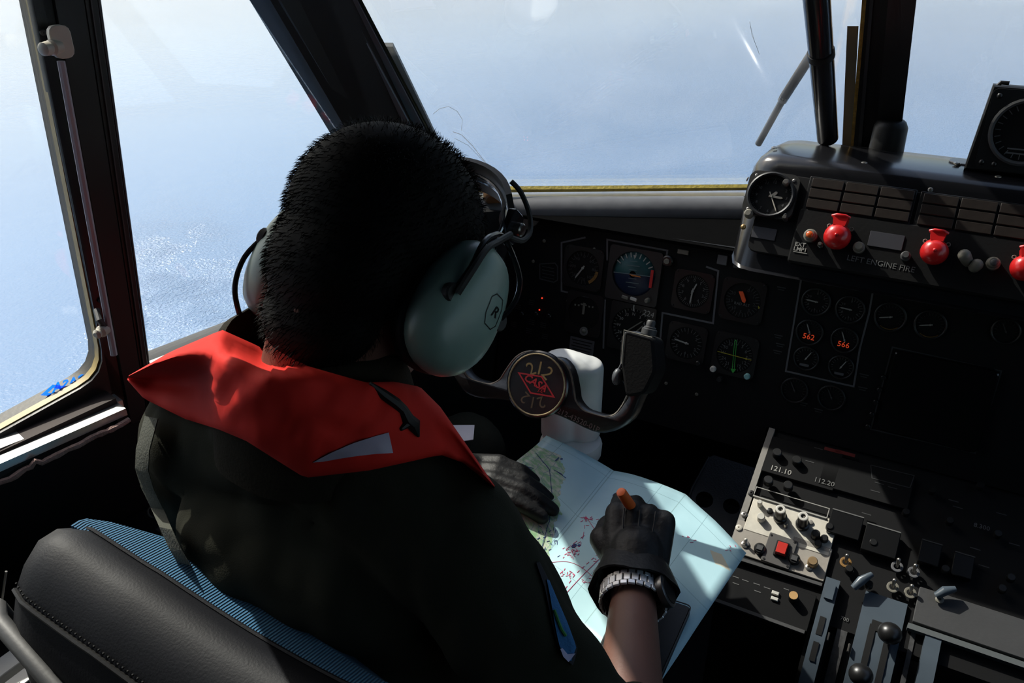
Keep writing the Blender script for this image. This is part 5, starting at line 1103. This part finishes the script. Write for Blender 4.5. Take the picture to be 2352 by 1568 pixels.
for j in range(NV):
    for i in (0, NU): a = i*(NV+1)+j; fs.append((a, a+1, K+a+1, K+a))
mb = MB(); mb.add(vs, fs); M_vest = mat('red nylon', (.60, .024, .016), .75, spec=.15, bump=.35, bscale=45, var=.07, nscale=15)
vest = mb.build('life_vest', M_vest, PR, 'folded red life vest collar', smooth=80)
# front lobes hanging on the chest
for sx, px_ in ((-.57, -1), (-.43, 1)):
    mb = MB(); mb.caps(P3(sx, .590, .50), P3(sx, .635, .68), .035, .032, 16); o = blob('vest_lobe', mb, .006, 3, M_vest, PR)
BVv = BVHTree.FromPolygons(vs, fs)
def on_vest(px, py, off=.002): d = ray(px, py); L = d.length; h = BVv.ray_cast(C0, d/L); return (C0+d*(h[3]/L-off)) if h[0] is not None else at_t(px, py, .86)
A = [(718, 1062), (760, 1040), (810, 1018), (860, 1002), (893, 993)]; B = [(742, 1060), (775, 1054), (820, 1047), (865, 1042), (903, 1040)]
mb = MB(); rg = []
for k in range(17):
    q = k/16; a = pl_at(A, q); b = pl_at(B, q); rg.append([on_vest(a[0]+(b[0]-a[0])*m_/4, a[1]+(b[1]-a[1])*m_/4, .0022) for m_ in range(5)]+[on_vest(a[0]+(b[0]-a[0])*m_/4, a[1]+(b[1]-a[1])*m_/4, .0004) for m_ in (4, 3, 2, 1, 0)])
mb.loft(rg).build('reflective_tape', mat('lavender grey tape', (.38, .33, .42), .5), vest)
cp_ = [(850, 880), (880, 905), (908, 925), (925, 940), (935, 962), (950, 975), (962, 1003)]; mb = MB(); mb.tube([on_vest(x, y, .002) for x, y in cp_], [.0015, .0045, .005, .0045, .006, .0065, .001], 8); mb.caps(on_vest(938, 970, .002), on_vest(922, 984, .001), .0045, .002, 8); mb.build('strap', M_blk, vest)

# sleeve patch
BV2 = BV
def on_suit(px, py, off=.002): d = ray(px, py); L = d.length; h = BV2.ray_cast(C0, d/L); return (C0+d*(h[3]/L-off)) if h[0] is not None else None
def patch(poly_l, poly_r, m, name, off, parent, tdef=.76):
    rg = []; last = tdef
    for k in range(13):
        q = k/12; a = pl_at(poly_l, q); b = pl_at(poly_r, q); row = []
        for m_ in range(5):
            x, y = a[0]+(b[0]-a[0])*m_/4, a[1]+(b[1]-a[1])*m_/4; p = on_suit(x, y, off)
            t = (p-C0).dot(cF) if p is not None else last; last = t; row.append(at_t(x, y, t))
        rg.append(row+[p_-(C0-p_).normalized()*.003 for p_ in reversed(row)])
    return MB().loft(rg).build(name, m, parent, smooth=70)
patch([(1232, 1292), (1252, 1350), (1266, 1420), (1280, 1480), (1298, 1512)], [(1240, 1290), (1270, 1350), (1302, 1430), (1328, 1490), (1316, 1528)], mat('black patch rim', (.006, .006, .012), .8), 'patch_rim', .004, PR)
pc = patch([(1256, 1330), (1264, 1370), (1274, 1430), (1284, 1480), (1300, 1510)], [(1262, 1332), (1280, 1375), (1304, 1430), (1324, 1485), (1312, 1518)], mat('blue patch', (.02, .13, .32), .8, bump=.5, bscale=500, var=.4), 'shoulder_patch', .0065, PR)
patch([(1287, 1490), (1294, 1508), (1306, 1520)], [(1292, 1488), (1304, 1502), (1322, 1500)], mat('lavender edging', (.45, .42, .6), .8), 'patch_edging', .008, pc)
MB().tube([p for p in (on_suit(x, y, .008) for x, y in ((1273, 1400), (1282, 1425), (1290, 1445), (1300, 1460))) if p is not None] or [at_t(1280, 1420, .76), at_t(1295, 1450, .76)], .0014, 6).build('patch_stitching', mat('green thread', (.04, .2, .05), .8), pc)
# harness strap down the left arm
mb = MB(); st_ = [(338, 955), (330, 985), (318, 1030), (316, 1075), (330, 1120), (352, 1165), (372, 1210), (392, 1255), (412, 1290)]; rg = []
for i, (x, y) in enumerate(st_):
    p = on_suit(min(x+40, 460), y, .012); t = (p-C0).dot(cF) if p is not None else .95; a = at_t(x-6, y, t+.01); b = at_t(x+24, y+6, t-.012); c = at_t(x+26, y+8, t-.008); d = at_t(x-4, y+2, t+.014); rg.append([a, b, c, d])
M_olc = mat('olive webbing', (.035, .037, .026), .9, bump=.6, bscale=400)
mb.loft(rg).build('harness_strap', M_olc, PR, smooth=60)
# ---------------- headset
def cat3(P, k=4):
    out = []
    for i in range(len(P)-1):
        a, b, c, d = P[max(i-1, 0)], P[i], P[i+1], P[min(i+2, len(P)-1)]
        for j in range(k): t = j/k; out.append(.5*((2*b)+(c-a)*t+(2*a-5*b+4*c-d)*t*t+(-a+3*b-3*c+d)*t**3))
    return out+[P[-1]]
M_cup = mat('pale green cup', (.20, .29, .245), .38, bump=.05, bscale=20, coat=.1); M_cush = mat('black cushion', (.008, .008, .008), .6)
HS = empty('headset', H(0, .02, .11), 'pale green aviation headset with wire band worn over black hair', 'headset')
for sg in (1, -1):
    e = math.radians(10); az = hz*math.cos(e)+hyv*math.sin(e); ay = hyv*math.cos(e)-hz*math.sin(e); ox = (hx_*sg-ay*.30).normalized(); ay = (ay-ox*ay.dot(ox)).normalized()
    c0 = H(.088*sg, .004, -.047); ff = Fr(c0, ay, az, ox)
    def sup(ry, rz, k): return [ (ry*math.copysign(abs(math.cos(t))**.85, math.cos(t))*(1-.10*math.sin(t)), rz*math.copysign(abs(math.sin(t))**.9, math.sin(t))) for t in [2*math.pi*i/36 for i in range(36)]]
    rings = []
    for kk, c in ((.93, .000), (1.0, .006), (1.0, .012), (.96, .022), (.86, .031), (.70, .037), (.45, .041), (.2, .0425), (.03, .043)): rings.append([ff.w(a*kk, b*kk, c) for a, b in sup(.043, .063, 1)])
    cup = MB().loft(rings).build('ear_cup', M_cup, HS, smooth=70)
    MB().loft([[ff.w(a*kk, b*kk, c) for a, b in sup(.043, .063, 1)] for kk, c in ((.95, .001), (1.0, -.004), (.98, -.014), (.85, -.018))]).build('ear_cushion', M_cush, cup, smooth=70)
    # stirrup arms to the pivots and up to the band
    pv = [ff.w(-.030, -.004, .034), ff.w(.030, .006, .034)]
    for p_, s_ in ((pv[0], -1), (pv[1], 1)): MB().disc(Fr(p_, ff.u, ff.v, ff.n), .009, -.004, .003, 16).build('pivot', M_cush, cup)
    top_ = ff.w(.004, .078, .018); MB().tube(cat3([pv[0], ff.w(-.030, .022, .040), ff.w(-.026, .050, .035), ff.w(-.012, .068, .026), top_, ff.w(.016, .068, .026), ff.w(.030, .050, .035), ff.w(.032, .028, .040), pv[1]]), .0026, 8).build('stirrup', mat('black wire', (.012, .012, .014), .25, .3), HS)
    if sg > 0:
        cb = BVHTree.FromPolygons([v.co+wloc(cup) for v in cup.data.vertices], [tuple(q.vertices) for q in cup.data.polygons])
        def onto(o, off):      # lay flat drawing on the dome of the cup
            l = wloc(o)
            for v in o.data.vertices:
                pp_ = v.co+l; k_ = (pp_-ff.o).dot(ff.n)-.06; h = cb.ray_cast(pp_-ff.n*k_+ff.n*0, -ff.n)
                if h[0] is not None: v.co = h[0]+ff.n*(off+(k_+.02)*.0)-l
        sf_ = ff.sub(.014, .006, 0, .12); dl = [(-.010, .010), (-.005, .015), (.006, .014), (.0095, .007), (.0095, -.009), (.003, -.015), (-.007, -.0135), (-.0105, -.005)]; dd_ = []
        for i_ in range(8):
            a_, b_ = dl[i_], dl[(i_+1) % 8]
            for j_ in range(4): dd_.append((a_[0]+(b_[0]-a_[0])*j_/4, a_[1]+(b_[1]-a_[1])*j_/4))
        onto(MB().line(sf_, dd_, .0008, .060, .0605, True).build('drawn_outline', M_blk, cup), .0005); onto(text('drawn_mark', 'R', sf_, .014, M_blk, cup, c=.060, shear=.3, bold=.01), .0006)
        MB().tube(cat3([ff.w(-.030, -.004, .040), ff.w(-.032, .018, .046), ff.w(-.024, .045, .040), ff.w(-.008, .064, .030), ff.w(.006, .082, .024)]), .003, 8).build('cable', M_cush, HS)
        MB().tube(cat3([ff.w(.004, .080, .020), ff.w(.012, .082, .022), ff.w(.026, .090, .020), ff.w(.034, .106, .014), ff.w(.030, .124, .006), ff.w(.016, .138, -.002), ff.w(.004, .142, -.008)]), .0026, 8).build('cable', M_cush, HS)
# band over the head: double steel wire with slider brackets
for off in (-.007, .007):
    pts = []
    for i in range(25):
        a = math.radians(-4+188*i/24); pts.append(H(math.cos(a)*.098, .020+off+.055*max(0, math.sin(a)), math.sin(a)*.098+.01))
    MB().tube(pts, .0022, 8).build('band_wire', mat('polished wire', (.25, .27, .30), .15, .9), HS)
pts = [H(math.cos(math.radians(a))*.099, .020+.057*math.sin(math.radians(a)), math.sin(math.radians(a))*.0995+.01) for a in range(38, 143, 7)]
bt_ = (hyv*.85-hz*.5).normalized(); rg = [[p+bt_*.017, p+bt_*.017+(p-HC).normalized()*.006, p-bt_*.017+(p-HC).normalized()*.006, p-bt_*.017] for p in pts]; MB().loft(rg).build('band_pad', M_cush, HS)
for sg in (1, -1):
    b = Fr(H(.094*sg, .046, .052), hyv, hz, hx_*sg); MB().rbox(b, .022, .030, -.004, .003, .004).build('slider', M_blkgl, HS); MB().disc(b.sub(.004, 0, .003), .0065, 0, .007, 14).build('slider_knob', M_screw, HS)
    b = Fr(H(.0995*sg, .030, .022), hyv, hz, hx_*sg); MB().rbox(b, .020, .012, -.004, .003, .002).build('bracket', M_blkgl, HS)
# ---------------- map
mp0 = [at_D(1255, 1000, .742), at_D(1410, 1081, .778), at_D(1575, 1135, .795), at_D(1714, 1270, .800)]
mp1 = [at_D(1100, 1135, .765), at_D(1214, 1326, .800), at_D(1335, 1442, .800), at_D(1500, 1592, .800)]
mb = MB(); NS, NT = 8, 24; gu = []
for k in range(3):
    for i in range(NS+(1 if k == 2 else 0)):
        q = i/NS; A_ = mp0[k].lerp(mp0[k+1], q); B_ = mp1[k].lerp(mp1[k+1], q); row = []
        for j in range(NT+1): w_ = j/NT; p = A_.lerp(B_, w_); p = p+V((0, 0, .0035*math.sin(q*math.pi)*(1 if k != 1 else 1.4)+.0025*noise.noise(V((k*3+q*2, w_*3, 2))))); row.append(p)
        gu.append(row)
mb.v = [p for r_ in gu for p in r_]; C_ = NT+1
mb.f = [(i*C_+j, i*C_+j+1, (i+1)*C_+j+1, (i+1)*C_+j) for i in range(len(gu)-1) for j in range(NT)]
def map_mat():
    m = bpy.data.materials.new('printed chart'); m.use_nodes = True; nt = m.node_tree; N = nt.nodes; L = nt.links; b = N['Principled BSDF']; b.inputs['Roughness'].default_value = .35; b.inputs['Specular IOR Level'].default_value = .35
    uv = N.new('ShaderNodeUVMap'); sp = N.new('ShaderNodeSeparateXYZ'); L.new(uv.outputs[0], sp.inputs[0])
    def M(op, a, b_=None, c=None):
        n = N.new('ShaderNodeMath'); n.operation = op
        for i, x in enumerate((a, b_, c)):
            if x is None: continue
            if isinstance(x, (int, float)): n.inputs[i].default_value = x
            else: L.new(x, n.inputs[i])
        return n.outputs[0]
    def noi(s, d=5): n = N.new('ShaderNodeTexNoise'); n.inputs['Scale'].default_value = s; n.inputs['Detail'].default_value = d; L.new(uv.outputs[0], n.inputs['Vector']); return n.outputs['Fac']
    def mix(f, a, b_):
        n = N.new('ShaderNodeMix'); n.data_type = 'RGBA'; L.new(f, n.inputs[0])
        for i, x in ((6, a), (7, b_)):
            if isinstance(x, tuple): n.inputs[i].default_value = (*x, 1)
            else: L.new(x, n.inputs[i])
        return n.outputs[2]
    U, Vv = sp.outputs[0], sp.outputs[1]; n1 = noi(9); n2 = noi(30, 8)
    seacol = mix(noi(6), (.36, .57, .62), (.47, .68, .72))
    # land on the left: coast line runs from the top left down to the lower middle
    coast = M('ADD', M('MULTIPLY', Vv, .30), M('MULTIPLY_ADD', n1, .16, .02)); isl = M('LESS_THAN', U, coast); isl = M('MULTIPLY', isl, M('GREATER_THAN', Vv, M('MULTIPLY_ADD', n1, .1, .10)))
    isl2 = M('LESS_THAN', M('ADD', M('ABSOLUTE', M('SUBTRACT', U, .93)), M('ABSOLUTE', M('MULTIPLY', M('SUBTRACT', Vv, .17), 1.2))), M('MULTIPLY', n1, .085))
    rp = N.new('ShaderNodeValToRGB'); L.new(n2, rp.inputs[0]); rp.color_ramp.elements[0].position = .42; rp.color_ramp.elements[0].color = (.26, .46, .24, 1); rp.color_ramp.elements[1].position = .62; rp.color_ramp.elements[1].color = (.55, .56, .47, 1)
    hi = M('MULTIPLY', M('GREATER_THAN', Vv, .35), M('LESS_THAN', M('ADD', U, M('MULTIPLY', n1, .2)), M('MULTIPLY_ADD', Vv, .2, .03))); land = mix(hi, rp.outputs[0], (.52, .56, .50))
    col = mix(isl, seacol, land); col = mix(isl2, col, (.55, .52, .40))
    def grid(c, s, o, w): return M('LESS_THAN', M('ABSOLUTE', M('SUBTRACT', M('FRACT', M('MULTIPLY_ADD', c, s, o)), .5)), w)
    g1 = M('MAXIMUM', grid(U, 4.2, .15, .005), grid(Vv, 2.6, .3, .0035)); col = mix(M('MULTIPLY', g1, .6), col, (.12, .22, .26))
    w = N.new('ShaderNodeTexVoronoi'); w.feature = 'DISTANCE_TO_EDGE'; w.inputs['Scale'].default_value = 16; L.new(uv.outputs[0], w.inputs['Vector']); rd = M('MULTIPLY', M('LESS_THAN', w.outputs['Distance'], .02), isl); col = mix(M('MULTIPLY', rd, .7), col, (.16, .25, .30))
    cr = M('MAXIMUM', M('LESS_THAN', M('ABSOLUTE', M('SUBTRACT', U, .3333)), .0025), M('LESS_THAN', M('ABSOLUTE', M('SUBTRACT', U, .6667)), .002)); col = mix(M('MULTIPLY', cr, .5), col, (.18, .28, .28))
    L.new(col, b.inputs['Base Color']); return m
MPO = mb.build('map', map_mat(), None, 'folded pale blue nautical map spread over the lap', 'map', smooth=30)
uvl = MPO.data.uv_layers.new(name='UVMap'); nI = len(gu)-1
for lp in MPO.data.loops: vi = lp.vertex_index; uvl.data[lp.index].uv = ((vi//C_)/nI, (vi % C_)/NT)
sm = MPO.modifiers.new('t', 'SOLIDIFY'); sm.thickness = .0006; sm.offset = 0
BVm = BVHTree.FromPolygons(mb.v, mb.f)
def mfr(px, py):
    d = ray(px, py); h = BVm.ray_cast(C0, d.normalized()); p, n = (h[0], h[1]) if h[0] is not None else (at_D(px, py, .80), V((0, 0, 1))); n = n if n.z > 0 else -n
    u = (mp0[2]-mp0[1]); u = (u-n*u.dot(n)).normalized(); return Fr(p+n*.0006, u, n.cross(u), n)
M_navy = mat('navy print', (.01, .03, .16), .6)
for x, y, s_ in ((1281, 1056, '1°'), (1414, 1138, '0°'), (1320, 1255, '0°')): text('degree_mark', s_, mfr(x, y), .012, M_navy, MPO, shear=.3, bold=.02)
M_pen = mat('crimson pencil', (.50, .06, .14), .7); mb = MB()
def pen(a, b, w=.0007):
    f0_, f1_ = mfr(*a), mfr(*b); d = (f1_.o-f0_.o)
    if d.length < .002: return
    f = Fr(f0_.o+d/2, d, f0_.n.cross(d), f0_.n); mb.box(f, d.length, w, 0, .0003)
rnd = random.Random(11)
def dash(pts, gap=7):
    for a, b in zip(pts, pts[1:]):
        n = max(1, int(math.dist(a, b)/gap))
        for i in range(n):
            if i % 2: continue
            p = (a[0]+(b[0]-a[0])*i/n, a[1]+(b[1]-a[1])*i/n); q = (a[0]+(b[0]-a[0])*(i+1)/n, a[1]+(b[1]-a[1])*(i+1)/n); pen(p, q)
dash([(1345, 1190), (1340, 1230), (1330, 1262)]); dash([(1342, 1230), (1300, 1262)], 9); dash([(1385, 1262), (1320, 1320), (1285, 1372)]); dash([(1300, 1265), (1340, 1240)]); pen((1345, 1185), (1365, 1215)); pen((1365, 1215), (1374, 1228))
def arc_pts(P): 
    Q = smooth_poly(P, 5); 
    for a, b in zip(Q, Q[1:]): pen(a, b, .0006)
arc_pts([(1255, 1294), (1300, 1290), (1335, 1303), (1365, 1330), (1378, 1356)]); arc_pts([(1285, 1380), (1330, 1330), (1375, 1285)])
for cx, cy, n_, sp_ in ((1350, 1190, 16, 10), (1372, 1218, 10, 9), (1315, 1262, 6, 14), (1312, 1278, 12, 14), (1305, 1318, 14, 14), (1372, 1300, 12, 14), (1350, 1340, 6, 12), (1325, 1262, 10, 16), (1580, 1235, 5, 12), (1680, 1262, 4, 10)):
    for i in range(n_): x, y = cx+rnd.gauss(0, sp_*.7), cy+rnd.gauss(0, sp_*.5); a = rnd.uniform(0, 6.28); pen((x, y), (x+math.cos(a)*rnd.uniform(4, 8), y+math.sin(a)*rnd.uniform(3, 6)), .0009)
mb.build('pencil_marks', M_pen, MPO, kind='stuff')
mb = MB()
for (a, b) in (((1230, 1040), (1262, 1078)), ((1262, 1078), (1268, 1140)), ((1265, 1140), (1262, 1200)), ((1272, 1079), (1292, 1090)), ((1280, 1084), (1300, 1098)), ((1206, 1068), (1222, 1080)), ((1210, 1072), (1226, 1076)), ((1260, 1200), (1235, 1290)), ((1225, 1245), (1215, 1300))): pen(a, b, .0008)
for i in range(26): x, y = rnd.gauss(1255, 14), rnd.gauss(1250, 30); a = rnd.uniform(0, 6.28); pen((x, y), (x+math.cos(a)*7, y+math.sin(a)*7), .0007)
mb.build('ink_marks', M_navy, MPO, kind='stuff')
# dark folder on the map
q = [at_D(1440, 1345, .785), at_D(1589, 1392, .785), at_D(1498, 1600, .785), at_D(1350, 1545, .785)]
n_ = (q[3]-q[0]).cross(q[1]-q[0]).normalized(); n_ = n_ if n_.z > 0 else -n_
FB = Fr(q[0], q[1]-q[0], n_.cross(q[1]-q[0]), n_); fp = rpoly([((p-q[0]).dot(FB.u), (p-q[0]).dot(FB.v)) for p in q], .008)
fo_ = MB().prism(FB, fp, -.010, .0, .002).build('folder', mat('black folder leather', (.012, .012, .012), .55, bump=.3, bscale=160), None, 'black leather folder lying on the map beside the forearm', 'folder')
MB().line(FB, fp, .0012, 0, .0012, True).build('stitching', M_dgrey, fo_)
# kneeboard card and strap on the left thigh; hidden left end added for its windscreen reflection
KC = [at_D(900, 978, .742), at_D(1090, 977, .742), at_D(1087, 1010, .748), at_D(880, 1040, .748)]
MB().loft([KC, [p+V((0, 0, .0012)) for p in KC]]).build('note_card', mat('white card', (.78, .78, .82), .6), None, 'small white card strapped on the left knee', 'note card')

bpy.data.scenes.remove(TS)
